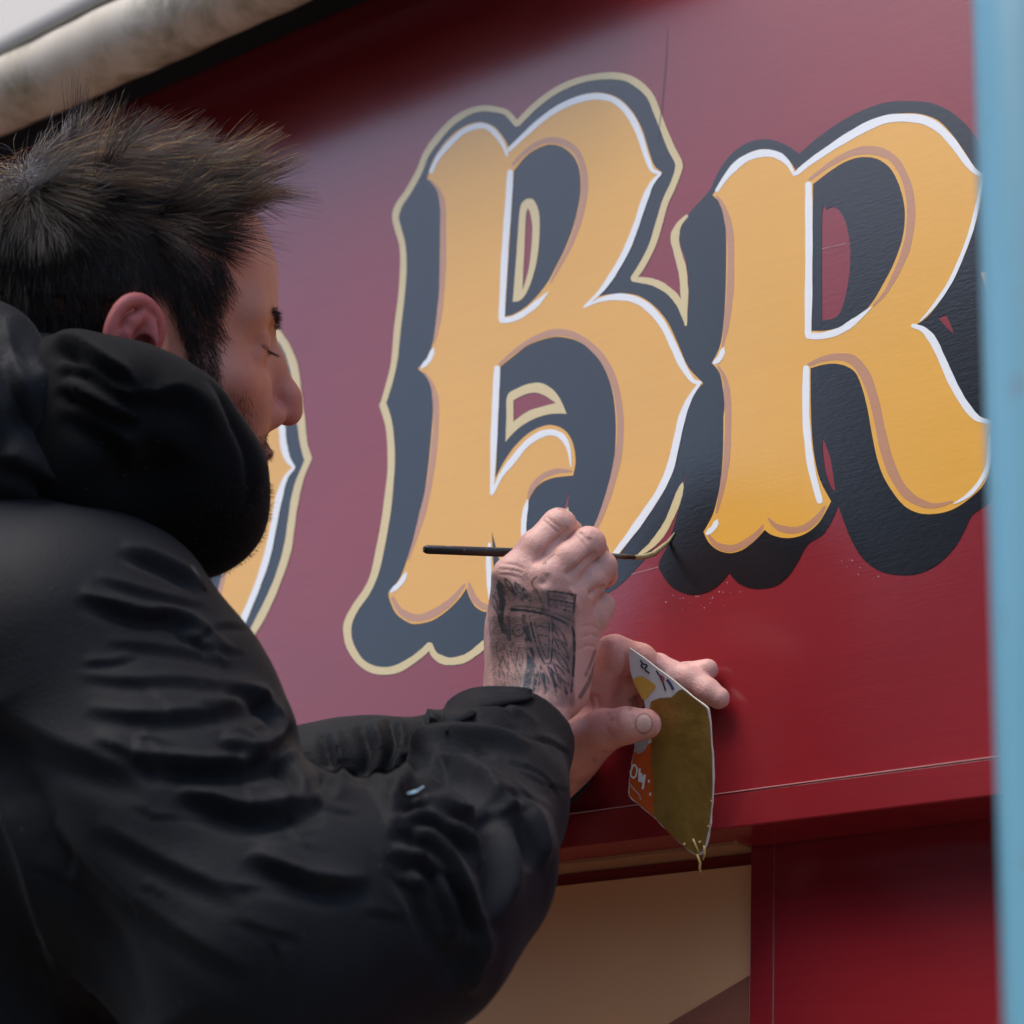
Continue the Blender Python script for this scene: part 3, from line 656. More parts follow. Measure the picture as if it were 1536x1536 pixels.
# ears with helix, bowl, tragus and lobe (a finer volume, then one mesh with the head)
EO = np.array([.0005, 0, -.003])
def ear(s_):
    h_ = .0009; ev = Vol((-.062, .055, -.055), (.032, .125, .065), h_, .008)
    E = lambda f, r, u: np.array((f * .86, .0745 + (r - .0745) * .98, u * .86)) + EO
    a = rad(27); rot = np.array([[math.cos(a), math.sin(a), 0], [-math.sin(a), math.cos(a), 0], [0, 0, 1]])
    ev.ell(E(-.004, .066, .004), (.022, .012, .032))
    ev.ell(E(-.012, .0825, .008), (.0180, .0046, .0275), .006, 'add', rot)
    ev.ell(E(-.003, .085, .001), (.0082, .0088, .0125), .004, 'sub')
    hx = [E(.003, .0790, .004), E(.0070, .0805, .013), E(.0080, .0825, .023), E(.0045, .0850, .0315), E(-.003, .0880, .0375), E(-.012, .0915, .0395), E(-.021, .0945, .0365), E(-.0275, .0965, .0290), E(-.0310, .0970, .0185), E(-.0310, .0960, .0075), E(-.0275, .0935, -.004), E(-.0225, .0900, -.0135), E(-.0160, .0865, -.021), E(-.008, .0830, -.0265)]
    hq = []
    for i in range(len(hx) - 1):
        p0, p1, p2, p3 = hx[max(i - 1, 0)], hx[i], hx[i + 1], hx[min(i + 2, len(hx) - 1)]
        for t in (0, .33, .67): hq.append(.5 * (2 * p1 + (p2 - p0) * t + (2 * p0 - 5 * p1 + 4 * p2 - p3) * t * t + (3 * p1 - p0 - 3 * p2 + p3) * t ** 3))
    ev.chain([(p, .0040 + .0004 * math.sin(i * .5)) for i, p in enumerate(hq)], .003, .002)
    ah = [E(-.008, .0895, .028), E(-.0155, .0915, .0225), E(-.0200, .0920, .0130), E(-.0205, .0905, .003), E(-.0165, .0880, -.007), E(-.009, .0855, -.0135)]
    ev.chain([(p, .0042) for p in ah], .005, .004)
    ev.ell(E(.0060, .0800, -.004), (.0048, .0052, .0068), .005)
    ev.ell(E(-.007, .0825, -.0265), (.0090, .0055, .0100), .006)
    V_, F_ = ev.mesh(); V_ = relax(V_, F_, 2, .5)
    if s_ < 0: V_[:, 1] *= -1; F_ = F_[:, ::-1]
    return V_, F_
HV, HF = hv.mesh()
HVl = relax(HV, HF, 1, 0.4); NH = len(HVl)
for s_ in (1, -1):
    V_, F_ = ear(s_); HF = np.concatenate([HF, F_ + len(HVl)]); HVl = np.concatenate([HVl, V_])
HVw = h2w(HVl)
# ---------------------------------------------------------------- hands
d0 = 1.50
rv = Vol(cs(690, 750, 1.44) - .01, cs(960, 1190, 1.64) + .01, 0.00075, .02)
def C(px, py, d): return cs(px, py, d)
# wrist, forearm end and palm
rv.chain([(C(776, 1190, 1.44), .025), (C(789, 1110, 1.472), .0265), (C(797, 1050, 1.492), .0275)], 0)
rv.ell(C(800, 960, 1.522), (.034, .052, .020), .018, 'add', None)
mets = [((770, 1030, 1.505), (770, 868, 1.506), .0200, .0150), ((800, 1030, 1.500), (816, 872, 1.500), .0200, .0150), ((830, 1030, 1.506), (855, 893, 1.506), .0195, .0140), ((842, 1030, 1.515), (874, 930, 1.520), .0190, .0140)]
for a, b, ra, rb in mets: rv.cone(C(*a), C(*b), ra, rb, .014)
# fingers: knuckle, first joint, then curling away round the brush
def finger(pts, kroot, kj=.004):
    sub = Vol(rv.lo, rv.lo + rv.h * (rv.n - 1), rv.h); sub.pad = .012; sub.n = rv.n.copy(); sub.G = np.full(rv.n, .5, np.float32); sub.ax = rv.ax
    sub.chain([(C(*p[:3]), p[3]) for p in pts], 0, kj)
    return sub.G
def merge(G, k):
    h = np.maximum(k - np.abs(rv.G - G), 0) / k
    rv.G = np.minimum(rv.G, G) - h * h * k * 0.25
fi = [
 finger([(774, 864, 1.508, .0142), (806, 824, 1.511, .0134), (838, 789, 1.518, .0119), (852, 800, 1.545, .0102), (850, 826, 1.558, .0088)], 0),
 finger([(822, 874, 1.502, .0140), (852, 843, 1.505, .0130), (883, 816, 1.512, .0115), (890, 828, 1.540, .0100), (876, 846, 1.555, .0088)], 0),
 finger([(858, 897, 1.509, .0130), (884, 870, 1.512, .0119), (902, 850, 1.518, .0105), (906, 862, 1.545, .0092), (890, 872, 1.556, .0082)], 0),
 finger([(872, 938, 1.521, .0122), (891, 922, 1.521, .0110), (901, 911, 1.525, .0100), (900, 916, 1.548, .0088), (882, 912, 1.558, .0080)], 0)]
Gf = fi[0]
for G in fi[1:]:
    k = .0008; h = np.maximum(k - np.abs(Gf - G), 0) / k; Gf = np.minimum(Gf, G) - h * h * k * .25
merge(Gf, .0065)
merge(finger([(770, 1000, 1.545, .016), (778, 930, 1.562, .0140), (800, 872, 1.568, .0125), (842, 836, 1.566, .0108)], 0), .008)
# tendons and knuckles
for a, b in (((772, 880, 1.4925), (785, 990, 1.490)), ((818, 888, 1.4870), (806, 1000, 1.484)), ((856, 908, 1.4945), (822, 1000, 1.490))): rv.cone(C(*a), C(*b), .0030, .0016, .006)
RV, RF = rv.mesh(); RV = relax(RV, RF, 1, .4); RVw = cam2world(RV)
cz = lambda pts: [(690 + x / 3.657, 750 + y / 3.657) for x, y in pts]
HL = [(cz([(395, 352), (470, 280), (540, 210), (598, 148)]), .0022, -.0034), (cz([(575, 415), (640, 375), (700, 330), (748, 282)]), .0022, -.0034), (cz([(700, 520), (745, 500), (800, 470)]), .0022, -.0030),
 (cz([(470, 90), (520, 130), (560, 160)]), .0011, -.0006), (cz([(450, 105), (505, 150), (545, 185)]), .0011, -.0006), (cz([(640, 165), (680, 200), (710, 240)]), .0011, -.0006), (cz([(620, 180), (660, 222), (690, 262)]), .0011, -.0006),
 (cz([(215, 350), (290, 355), (360, 380)]), .0013, -.0006), (cz([(205, 380), (290, 385), (350, 405)]), .0013, -.0007), (cz([(200, 410), (270, 412), (340, 430)]), .0013, -.0006), (cz([(720, 560), (760, 620), (770, 700)]), .0018, -.0012), (cz([(660, 700), (720, 690), (780, 720)]), .0012, -.0006), (cz([(650, 760), (720, 740), (770, 760)]), .0012, -.0006), (cz([(640, 830), (700, 800), (750, 810)]), .0012, -.0006),
 (cz([(440, 470), (470, 440), (480, 400)]), .0022, -.0014), (cz([(600, 480), (640, 560), (640, 640)]), .0025, .0012)]
RVw = folds(RVw, RF, HL)
_hn = vnormals(RVw, RF)
def ripple(P, f, seed):
    r = np.random.default_rng(seed); o = np.zeros(len(P))
    for _ in range(9): k = r.normal(size=3) * f; o += np.sin(P @ k + r.uniform(0, 6.28)) / 9
    return o
RVw = RVw + _hn * (.0005 * ripple(RVw, 160, 1) + .00022 * ripple(RVw, 520, 2))[:, None]
# left hand: thumb in front of the card, fingers behind it
lv = Vol(cs(790, 930, 1.48) - .01, cs(1110, 1220, 1.68) + .012, 0.0012, .02)
lv.chain([(C(800, 1165, 1.60), .031), (C(850, 1120, 1.590), .029), (C(880, 1080, 1.585), .027)], 0)
lv.ell(C(893, 1050, 1.585), (.030, .034, .020), .016)
lv.chain([(C(862, 1122, 1.560), .022), (C(905, 1096, 1.535), .0150), (C(940, 1088, 1.524), .0126), (C(968, 1086, 1.522), .0112)], .016, .004)
lv.chain([(C(890, 1020, 1.570), .020), (C(922, 984, 1.562), .0150), (C(960, 990, 1.566), .0118), (C(1000, 1020, 1.566), .0100), (C(1020, 1055, 1.562), .0088)], .012, .004)
lv.chain([(C(910, 1030, 1.588), .018), (C(985, 1003, 1.576), .0108), (C(1030, 1019, 1.564), .0098), (C(1060, 1036, 1.556), .0089), (C(1078, 1047, 1.552), .0080)], .003, .004)
lv.chain([(C(920, 1050, 1.605), .017), (C(985, 1022, 1.590), .0100), (C(1030, 1012, 1.577), .0090), (C(1061, 1004, 1.568), .0080)], .002, .004)
LV, LF = lv.mesh(); LV = relax(LV, LF, 1, .4); LVw = cam2world(LV)
LVw = folds(LVw, LF, [(cz([(810, 1150), (822, 1180), (820, 1230)]), .0012, -.0008), (cz([(830, 1150), (842, 1190), (838, 1240)]), .0012, -.0008), (cz([(850, 1150), (858, 1190), (852, 1240)]), .0012, -.0007), (cz([(690, 1050), (720, 1110), (730, 1180)]), .002, -.0015), (cz([(740, 1060), (760, 1110), (770, 1160)]), .002, -.0014), (cz([(945, 1180), (950, 1215), (948, 1250)]), .0010, -.0010)])
LVw = LVw + vnormals(LVw, LF) * (.0005 * ripple(LVw, 160, 3) + .0002 * ripple(LVw, 520, 4))[:, None]
print('walldepth', [(p, round(float(world2px(PW(*p)[None])[0][2]), 3)) for p in ((1076, 1047), (1060, 1005), (1050, 1285), (943, 1194), (944, 971), (900, 950), (850, 1150))])
# ---------------------------------------------------------------- clothing
def R_(px, d): return px * d / FPX
jv = Vol((-.75, -.03, 1.02), (.10, .62, 1.86), 0.0027, .06)
def jc(pts, k, kj=None): jv.chain([(cs(x, y, d), R_(r, d)) for x, y, d, r in pts], k, kj)
# trunk, back and shoulders
jc([(-20, 1040, 1.42, 260), (-40, 1400, 1.39, 320), (-40, 1750, 1.39, 320)], 0)
jc([(-150, 960, 1.50, 200), (60, 900, 1.44, 130)], .10)
jc([(80, 1000, 1.34, 190), (-20, 930, 1.42, 180)], .08)
jc([(-240, 1020, 1.66, 190), (-100, 1300, 1.60, 260)], .10)
# right arm
jc([(86, 1020, 1.32, 208), (230, 1240, 1.28, 205), (400, 1420, 1.245, 212)], .05, .04)
jc([(420, 1430, 1.245, 205), (600, 1362, 1.285, 182), (690, 1300, 1.33, 132), (728, 1210, 1.395, 112), (764, 1118, 1.462, 97)], .05, .025)
# left arm
jc([(-200, 1080, 1.68, 150), (250, 1230, 1.68, 130), (540, 1200, 1.66, 112), (720, 1160, 1.635, 92), (815, 1140, 1.61, 78)], .06, .03)
# shoulder seam bulk and sleeve head at the chest
jc([(215, 905, 1.36, 70), (310, 1040, 1.34, 70), (372, 1100, 1.33, 46)], .05)
# collar stand under the hood
jc([(-60, 800, 1.46, 150), (100, 800, 1.44, 110), (220, 830, 1.47, 60)], .05)
jv.cone(cs(812, 1000, 1.520), cs(797, 1030, 1.500), .062, .052, .006, 'sub')
jv.cone(cs(800, 1020, 1.505), cs(784, 1085, 1.478), .038, .034, .004, 'sub')
JV, JF = jv.mesh(); JV = relax(JV, JF, 2, .5); JVw = cam2world(JV)
z7 = lambda pts: [(x / 2.087, 800 + y / 2.087) for x, y in pts]
z8 = lambda pts: [(380 + x / 2.763, 980 + y / 2.763) for x, y in pts]
FL = []
def fo(pts, w_, h_): FL.append((pts, w_, h_))
# forearm folds fanning from the crook of the elbow
fo(z8([(560, 640), (640, 500), (720, 410), (840, 352), (1000, 342), (1150, 390)]), .011, .010)
fo(z8([(540, 655), (620, 575), (720, 490), (790, 432), (900, 490), (1000, 600), (1120, 720), (1190, 860)]), .010, .011)
fo(z8([(548, 680), (640, 622), (710, 614), (830, 655), (930, 650), (1000, 640)]), .007, .007)
fo(z8([(550, 702), (640, 690), (750, 686), (850, 750), (915, 815), (960, 920)]), .007, .009)
fo(z8([(556, 735), (670, 735), (780, 825), (860, 960), (940, 1150), (950, 1280)]), .008, .010)
fo(z8([(576, 795), (650, 840), (745, 885), (790, 1000), (825, 1130), (820, 1260)]), .008, .010)
fo(z8([(610, 850), (690, 950), (740, 1060), (800, 1240)]), .009, .008)
fo(z8([(1000, 640), (1050, 740), (1065, 870), (1050, 1000), (1000, 1120)]), .012, .009)
fo(z8([(1130, 620), (1180, 760), (1190, 900)]), .010, .006)
fo(z8([(850, 290), (960, 262), (1090, 262), (1180, 300)]), .008, .004)
fo(z8([(900, 1150), (920, 1280), (880, 1420)]), .014, .008)
# cloth drawn across the upper arm
fo(z7([(380, 40), (470, 75), (560, 120), (640, 180)]), 0.0059, 0.0058)
fo(z7([(250, 185), (340, 215), (440, 246), (540, 252), (630, 300), (725, 380)]), 0.0068, 0.0063)
fo(z7([(300, 130), (410, 165), (540, 205), (650, 225)]), 0.0051, 0.0023)
fo(z7([(330, 335), (460, 345), (620, 372), (740, 410)]), 0.0059, 0.0021)
fo(z7([(250, 440), (400, 455), (560, 452), (700, 470), (800, 455)]), 0.0059, 0.0023)
fo(z7([(270, 545), (440, 565), (620, 555), (790, 520), (850, 495)]), 0.0076, 0.0040)
fo(z7([(690, 640), (740, 665), (800, 690), (870, 640), (885, 590)]), 0.0059, 0.0068)
fo(z7([(420, 690), (560, 712), (680, 722), (810, 708), (945, 690)]), 0.0085, 0.0089)
fo(z7([(560, 800), (660, 830), (780, 864), (900, 852), (1010, 830)]), 0.0093, 0.0084)
fo(z7([(790, 990), (890, 1045), (1020, 1085), (1160, 1080)]), 0.0093, 0.0074)
fo(z7([(300, 640), (420, 690), (520, 760)]), 0.0068, 0.0032)
fo(z7([(560, 300), (640, 345), (700, 420)]), 0.0043, 0.0047)
fo(z7([(700, 480), (790, 500), (860, 560), (882, 640)]), 0.0059, 0.0063)
fo(z7([(880, 700), (930, 760), (950, 830)]), 0.0059, 0.0063)
fo(z7([(-40, 520), (160, 640), (330, 700), (480, 740)]), 0.0153, 0.0047)
fo(z7([(-60, 560), (60, 800), (180, 1080), (330, 1330), (450, 1560)]), .020, -.016)
fo(z7([(-60, 760), (30, 960), (110, 1200), (200, 1420)]), 0.0136, 0.0084)
fo(z7([(120, 900), (330, 1080), (560, 1240), (800, 1380)]), 0.0119, 0.0037)
fo(z7([(300, 900), (520, 1020), (760, 1130)]), 0.0102, 0.0032)
# left sleeve
fo([(500, 1095), (512, 1150), (505, 1200)], .010, .007)
fo([(556, 1082), (572, 1130), (556, 1190)], .010, .008)
fo([(596, 1078), (606, 1120), (588, 1180)], .008, .008)
fo([(640, 1066), (652, 1095), (630, 1140)], .008, .008)
# hem stitching by the cuff
fo(z8([(800, 330), (930, 290), (1060, 300), (1180, 350), (1270, 450)]), .0022, -.0014)
# many small creases across the sleeves
_rc = random.Random(5)
for _ in range(75):
    t = _rc.random()
    if t < .55: x, y = lerp3((240, 1000, 0), (470, 1330, 0), _rc.random())[:2]; x += _rc.gauss(0, 70); y += _rc.gauss(0, 70); ang = _rc.gauss(.25, .45)
    elif t < .8: x, y = lerp3((600, 1300, 0), (790, 1120, 0), _rc.random())[:2]; x += _rc.gauss(0, 45); y += _rc.gauss(0, 45); ang = _rc.gauss(.7, .5)
    else: x, y = _rc.uniform(0, 420), _rc.uniform(1250, 1520); ang = _rc.gauss(.6, .5)
    ln_ = _rc.uniform(18, 60); c_, s__ = math.cos(ang) * ln_, math.sin(ang) * ln_; k_ = _rc.gauss(0, .22)
    fo([(x - c_, y - s__), (x + s__ * k_, y - c_ * k_), (x + c_, y + s__)], _rc.uniform(.0022, .0045), _rc.uniform(.0006, .0018))
JVw = folds(JVw, JF, FL)
# broad uneven drape
def wob(P, f, seed):
    r = np.random.default_rng(seed); o = np.zeros(len(P))
    for _ in range(7):
        k = r.normal(size=3) * f; o += np.sin(P @ k + r.uniform(0, 6.28)) / 7
    return o
JN = vnormals(JVw, JF)
JVw = JVw + JN * (0.0025 * wob(JVw, 16, 3) + 0.0004 * wob(JVw, 95, 4))[:, None]
JVw = relax(JVw, JF, 1, .25)

# hoodie: collar, bunched hood and its rolled rim
gv = Vol(cs(-140, 420, 1.30) - .06, cs(420, 900, 1.62) + .05, 0.0028, .04)
def gc(pts, k, kj=None): gv.chain([(cs(x, y, d), R_(r, d)) for x, y, d, r in pts], k, kj)
gc([(60, 600, 1.43, 100), (170, 650, 1.40, 112), (270, 740, 1.42, 92)], 0, .04)
gc([(110, 556, 1.385, 46), (200, 592, 1.372, 48), (276, 636, 1.38, 58), (318, 715, 1.40, 66), (312, 770, 1.43, 66), (262, 770, 1.47, 60)], .03, .03)
gc([(120, 720, 1.40, 120), (240, 770, 1.43, 66)], .05)
gc([(310, 640, 1.44, 45), (330, 740, 1.50, 56), (270, 770, 1.56, 70)], .03, .03)
gc([(-40, 640, 1.50, 140), (60, 780, 1.46, 120)], .05)
GV, GF = gv.mesh(); GV = relax(GV, GF, 2, .5); GVw = cam2world(GV)
zh = lambda pts: [(x / 3.072, 400 + y / 3.072) for x, y in pts]
GVw = folds(GVw, GF, [
 (zh([(250, 320), (360, 370), (480, 440), (580, 500), (640, 570)]), .009, .010),
 (zh([(270, 450), (400, 470), (500, 530), (600, 590), (700, 560)]), .008, .008),
 (zh([(300, 520), (400, 590), (520, 650), (650, 690)]), .009, .010),
 (zh([(320, 620), (450, 700), (580, 800), (640, 900)]), .012, .008),
 (zh([(940, 510), (1020, 600), (1080, 720), (1140, 860), (1150, 1000), (1120, 1120)]), .004, -.005),
 (zh([(500, 880), (600, 980), (720, 940), (800, 840)]), .014, -.010),
 (zh([(660, 600), (820, 560), (930, 620), (1000, 760)]), .016, .006)])
GVw = GVw + vnormals(GVw, GF) * (0.0018 * wob(GVw, 60, 5))[:, None]
# outer nylon hood hanging behind the neck
ov = Vol(cs(-420, 380, 1.28) - .08, cs(140, 860, 1.62) + .06, 0.0036, .04)
def oc(pts, k, kj=None): ov.chain([(cs(x, y, d), R_(r, d)) for x, y, d, r in pts], k, kj)
oc([(-10, 520, 1.395, 62), (10, 600, 1.375, 76), (30, 690, 1.37, 78), (70, 760, 1.38, 60)], 0, .03)
oc([(-60, 560, 1.42, 90), (-60, 700, 1.42, 130), (0, 760, 1.42, 110)], .04, .03)
oc([(-200, 620, 1.56, 110), (-160, 740, 1.54, 130)], .05)
OV, OF = ov.mesh(); OV = relax(OV, OF, 2, .5); OVw = cam2world(OV)
OVw = folds(OVw, OF, [([(5, 470), (20, 530), (40, 590), (80, 660)], .010, .006), ([(0, 520), (30, 520), (60, 560)], .010, -.007), ([(10, 620), (60, 640), (100, 700)], .012, -.008), ([(0, 680), (50, 700), (110, 740)], .010, .007), ([(60, 460), (72, 500), (88, 560), (100, 620)], .004, .004)])
OVw = OVw + vnormals(OVw, OF) * (0.003 * wob(OVw, 45, 6))[:, None]
# ---------------------------------------------------------------- skin
M_skin = mat('skin', (0.50, 0.27, 0.20), 0.48, 1.42)
N, L, b = nodes(M_skin)
b.inputs['Subsurface Weight'].default_value = 0.18; b.inputs['Subsurface Radius'].default_value = (1.0, 0.35, 0.2); b.inputs['Subsurface Scale'].default_value = 0.004
def at_(name):
    a = N.new('ShaderNodeAttribute'); a.attribute_name = name; return a.outputs['Fac']
s1 = noise(M_skin, sc=90, det=6); s2 = noise(M_skin, sc=26, det=4); s3 = noise(M_skin, sc=700, det=2)
base = ramp(M_skin, s2.outputs[0], [(0.3, (0.52, 0.225, 0.145)), (0.7, (0.64, 0.32, 0.22))])
c1 = mixc(M_skin, at_('red'), base.outputs[0], (0.52, 0.14, 0.125))
c2 = mixc(M_skin, at_('pale'), c1, (0.74, 0.45, 0.39))
def mul(a, b_):
    m_ = N.new('ShaderNodeMath'); m_.operation = 'MULTIPLY'
    for i, s in enumerate((a, b_)):
        if isinstance(s, float): m_.inputs[i].default_value = s
        else: L.new(s, m_.inputs[i])
    return m_.outputs[0]
sp = ramp(M_skin, s3.outputs[0], [(0.35, (0.55, 0.55, 0.55)), (0.6, (1, 1, 1))])
c3 = mixc(M_skin, mul(at_('stub'), sp.outputs[0]), c2, (0.045, 0.032, 0.028))
c4 = mixc(M_skin, at_('ink'), c3, (0.035, 0.042, 0.045))
c5 = mixc(M_skin, at_('nail'), c4, (0.62, 0.36, 0.28))
L.new(c5, b.inputs['Base Color'])
mr_ = N.new('ShaderNodeMapRange'); mr_.inputs[3].default_value = 0.5; mr_.inputs[4].default_value = 0.03; L.new(at_('stub'), mr_.inputs[0]); L.new(mr_.outputs[0], b.inputs['Specular IOR Level'])
b1 = bump(M_skin, s1.outputs[0], 0.45, 0.0010); bump(M_skin, s3.outputs[0], 0.7, 0.0006, b1)

def inpoly(px, py, poly):
    r = np.zeros(len(px), bool); n = len(poly)
    for i in range(n):
        x0, y0 = poly[i]; x1, y1 = poly[(i + 1) % n]
        c_ = ((y0 > py) != (y1 > py)) & (px < (x1 - x0) * (py - y0) / (y1 - y0 + 1e-9) + x0); r ^= c_
    return r
def smattr(v, F, it):
    v = v.astype(float)
    for _ in range(it):
        A = np.zeros_like(v); C_ = np.zeros_like(v)
        for k in range(4):
            a, b_ = F[:, k], F[:, (k + 1) % 4]
            np.add.at(A, a, v[b_]); np.add.at(A, b_, v[a]); np.add.at(C_, a, 1); np.add.at(C_, b_, 1)
        v = .4 * v + .6 * A / np.maximum(C_, 1)
    return v
def polydist(px, py, pts):
    d = np.full(len(px), 1e9); P = np.stack([px, py], 1)
    for a, c_ in zip(pts[:-1], pts[1:]): d = np.minimum(d, segdist(P, np.array(a, float), np.array(c_, float)))
    return d
# head colouring
mir = HVl.copy(); mir[:, 1] = np.abs(mir[:, 1]); HPX = world2px(h2w(mir))
HAIRP = [(-120, 60), (365, 60), (356, 318), (340, 345), (334, 375), (340, 405), (338, 435), (330, 455), (326, 500), (332, 560), (336, 640), (288, 600), (280, 545), (272, 505), (262, 470), (246, 436), (200, 426), (164, 452), (150, 500), (130, 545), (40, 600), (-160, 560)]
hairm = inpoly(HPX[:, 0], HPX[:, 1], HAIRP)
earv = np.arange(len(HVl)) >= NH
hairm &= ~earv
f_, r_, u_ = HVl.T; ra_ = np.abs(r_)
def blob(c_, s_): return np.exp(-(((f_ - c_[0]) / s_[0]) ** 2 + ((ra_ - c_[1]) / s_[1]) ** 2 + ((u_ - c_[2]) / s_[2]) ** 2))
red = np.clip(.18 + 0.7 * blob((.112, 0, -.02), (.022, .02, .018)) + 0.35 * blob((.07, .05, -.02), (.03, .03, .025)) + 1.0 * earv * sstep(ra_, .074, .082) + 0.25 * blob((.085, .033, .01), (.02, .02, .012)), 0, 1)
def ld3(pts):
    d = np.full(len(HVl), 1e9)
    for a_, c_ in zip(pts[:-1], pts[1:]): d = np.minimum(d, segdist(mir, np.array(a_), np.array(c_)))
    return d
hsoft = smattr(hairm.astype(float), HF, 26)
stub = 0.80 * sstep(-u_, .036, .056) * sstep(f_, -.02, .01) * (1 - 0.9 * blob((.106, 0, -.059), (.012, .02, .005)))
stub = np.maximum(stub, 0.9 * blob((.100, .012, -.046), (.02, .022, .007)))
stub = np.maximum(stub, 0.66 * sstep(-u_, -.002, .040) * sstep(f_, -.02, .02) * (1 - .8 * sstep(f_, .065, .098)))
stub = np.maximum(stub, 0.92 * sstep(hsoft, .2, .85))
def ld2(pts):
    d = np.full(len(HVl), 1e9)
    for a_, c_ in zip(pts[:-1], pts[1:]): d = np.minimum(d, segdist(mir[:, 1:], np.array(a_[1:]), np.array(c_[1:])))
    return np.where(mir[:, 0] > .055, d, 1.0)
BROW = [(.1015, .010, .0365), (.0985, .024, .0405), (.0840, .044, .0420)]
LID = [(.0965, .022, .0165), (.0965, .031, .0148), (.0925, .040, .0152), (.0860, .046, .0178)]
stub = np.maximum(stub, 0.8 * np.exp(-(ld2(BROW) / .0036) ** 2))
stub = np.maximum(stub, 0.85 * np.exp(-(ld2(LID) / .0012) ** 2))
stub = np.maximum(stub, 0.22 * np.exp(-(ld3([(.094, .020, .026), (.0925, .034, .0285), (.084, .046, .026)]) / .0030) ** 2))
pale = 0.25 * blob((.09, .02, .09), (.03, .05, .03))
hd = dict(red=red, stub=stub, pale=pale, ink=np.zeros(len(HVl)), nail=np.zeros(len(HVl)))
# right hand: tattoo strokes on the back of the hand
RPX = world2px(RVw); RN = vnormals(RVw, RF); view = _n(CAM - RVw.mean(0)); face = sstep(RN @ view, -.05, .3)
tz = lambda pts: [(700 + x / 5.12, 740 + y / 5.12) for x, y in pts]
ink = np.zeros(len(RVw))
INK = []
def tk(w_, st, *pl):
    for pts in pl: INK.append((cz(pts), w_ / 3.657, st))
def leaf(a_, b_, wd, w_=7, st=.85, fill=0):
    a_, b_ = np.array(a_, float), np.array(b_, float); n_ = np.array([-(b_ - a_)[1], (b_ - a_)[0]]); n_ /= np.linalg.norm(n_); m_ = (a_ + b_) / 2
    tk(w_, st, [tuple(a_), tuple(m_ + n_ * wd), tuple(b_)], [tuple(a_), tuple(m_ - n_ * wd), tuple(b_)])
    if fill: tk(wd * 1.3, fill, [tuple(a_ * .8 + b_ * .2), tuple(b_ * .8 + a_ * .2)])
    else: tk(3, st * .6, [tuple(a_), tuple(m_ * .6 + b_ * .4)])
tk(14, .9, [(280, 600), (400, 612), (500, 640), (590, 682), (622, 720), (626, 850), (612, 1050)])
tk(7, .8, [(300, 582), (420, 592), (520, 618), (620, 668)])
tk(10, .85, [(480, 500), (560, 508), (635, 524)], [(495, 545), (560, 556), (628, 570)], [(500, 585), (560, 600), (625, 616)], [(480, 500), (492, 600)], [(632, 520), (622, 630)])
tk(12, .7, [(515, 525), (620, 545)], [(520, 570), (615, 590)])
tk(9, .95, [(380, 640), (415, 780), (455, 880), (478, 898), (500, 880), (508, 760), (506, 640)])
tk(5, .85, [(405, 655), (435, 770), (468, 858), (485, 850), (490, 660)], [(420, 690), (486, 700)], [(430, 740), (488, 748)], [(445, 790), (486, 795)])
tk(6, .95, [(288, 715), (305, 690), (325, 684), (346, 700), (350, 722), (334, 745), (308, 746), (290, 728), (288, 715)], [(308, 715), (330, 712)])
tk(38, .85, [(215, 470), (232, 560), (222, 640), (245, 720)]); tk(24, .8, [(290, 500), (330, 545), (370, 520)]); tk(30, .8, [(262, 650), (270, 760)])
tk(46, .92, [(375, 770), (388, 880), (372, 980), (360, 1060)]); tk(30, .85, [(350, 640), (372, 740)]); tk(30, .75, [(410, 500), (440, 560), (460, 620)])
for a_, b_ in (((512, 680), (588, 800)), ((514, 745), (600, 875)), ((512, 815), (604, 950)), ((505, 885), (600, 1020)), ((480, 910), (560, 1040)), ((440, 910), (490, 1045)), ((410, 900), (430, 1040))): leaf(a_, b_, 15)
tk(16, .9, [(500, 930), (530, 1050)], [(545, 960), (585, 1060)], [(460, 950), (468, 1060)], [(420, 960), (400, 1060)])
for a_, b_ in (((205, 760), (225, 900)), ((240, 790), (262, 930)), ((285, 780), (305, 920)), ((325, 800), (335, 930)), ((215, 900), (245, 1040)), ((265, 920), (290, 1050)), ((310, 920), (325, 1050))): leaf(a_, b_, 14, 6, .75, .5)
for a_, b_ in (((205, 440), (250, 520)), ((245, 430), (290, 500)), ((300, 450), (340, 520)), ((345, 480), (390, 560)), ((180, 520), (205, 620))): leaf(a_, b_, 13, 7, .8, .55)
tk(7, .6, [(420, 420), (395, 450), (410, 490), (450, 520)]); tk(6, .5, [(455, 345), (490, 320), (520, 295)]); tk(6, .7, [(455, 352), (470, 345)])
tk(9, .5, [(700, 205), (718, 212)], [(655, 182), (668, 180)]); tk(30, .16, [(300, 250), (350, 190)], [(240, 300), (290, 240)])
tk(22, .6, [(775, 780), (765, 850), (735, 930), (700, 1010), (660, 1080)]); tk(14, .5, [(740, 830), (715, 900), (690, 960)])
ink = np.zeros(len(RVw))
for pts, w_, st in INK:
    p = dense(pts, 4) if len(pts) > 2 else pts; d = polydist(RPX[:, 0], RPX[:, 1], p); hw = w_ / 2
    ink = np.maximum(ink, min(1, st * 1.12) * (1 - sstep(d, hw * 0.8, hw * 1.1 + .8)))
nz = np.clip(.62 + .9 * wob(RVw, 420, 9) + .5 * wob(RVw, 1100, 10), .15, 1.15)
wash = inpoly(RPX[:, 0], RPX[:, 1], tz([(190, 610), (290, 650), (360, 690), (470, 760), (560, 740), (640, 745), (820, 775), (835, 1000), (820, 1300), (830, 1640), (230, 1640), (180, 1200), (160, 900)]))
wash = smattr(wash.astype(float), RF, 34); ink = np.maximum(ink * np.clip(nz + .45, .65, 1), .66 * sstep(wash, .05, .9) * np.clip(.62 + .9 * wob(RVw, 150, 19) + .35 * nz, .12, 1.0)) * face
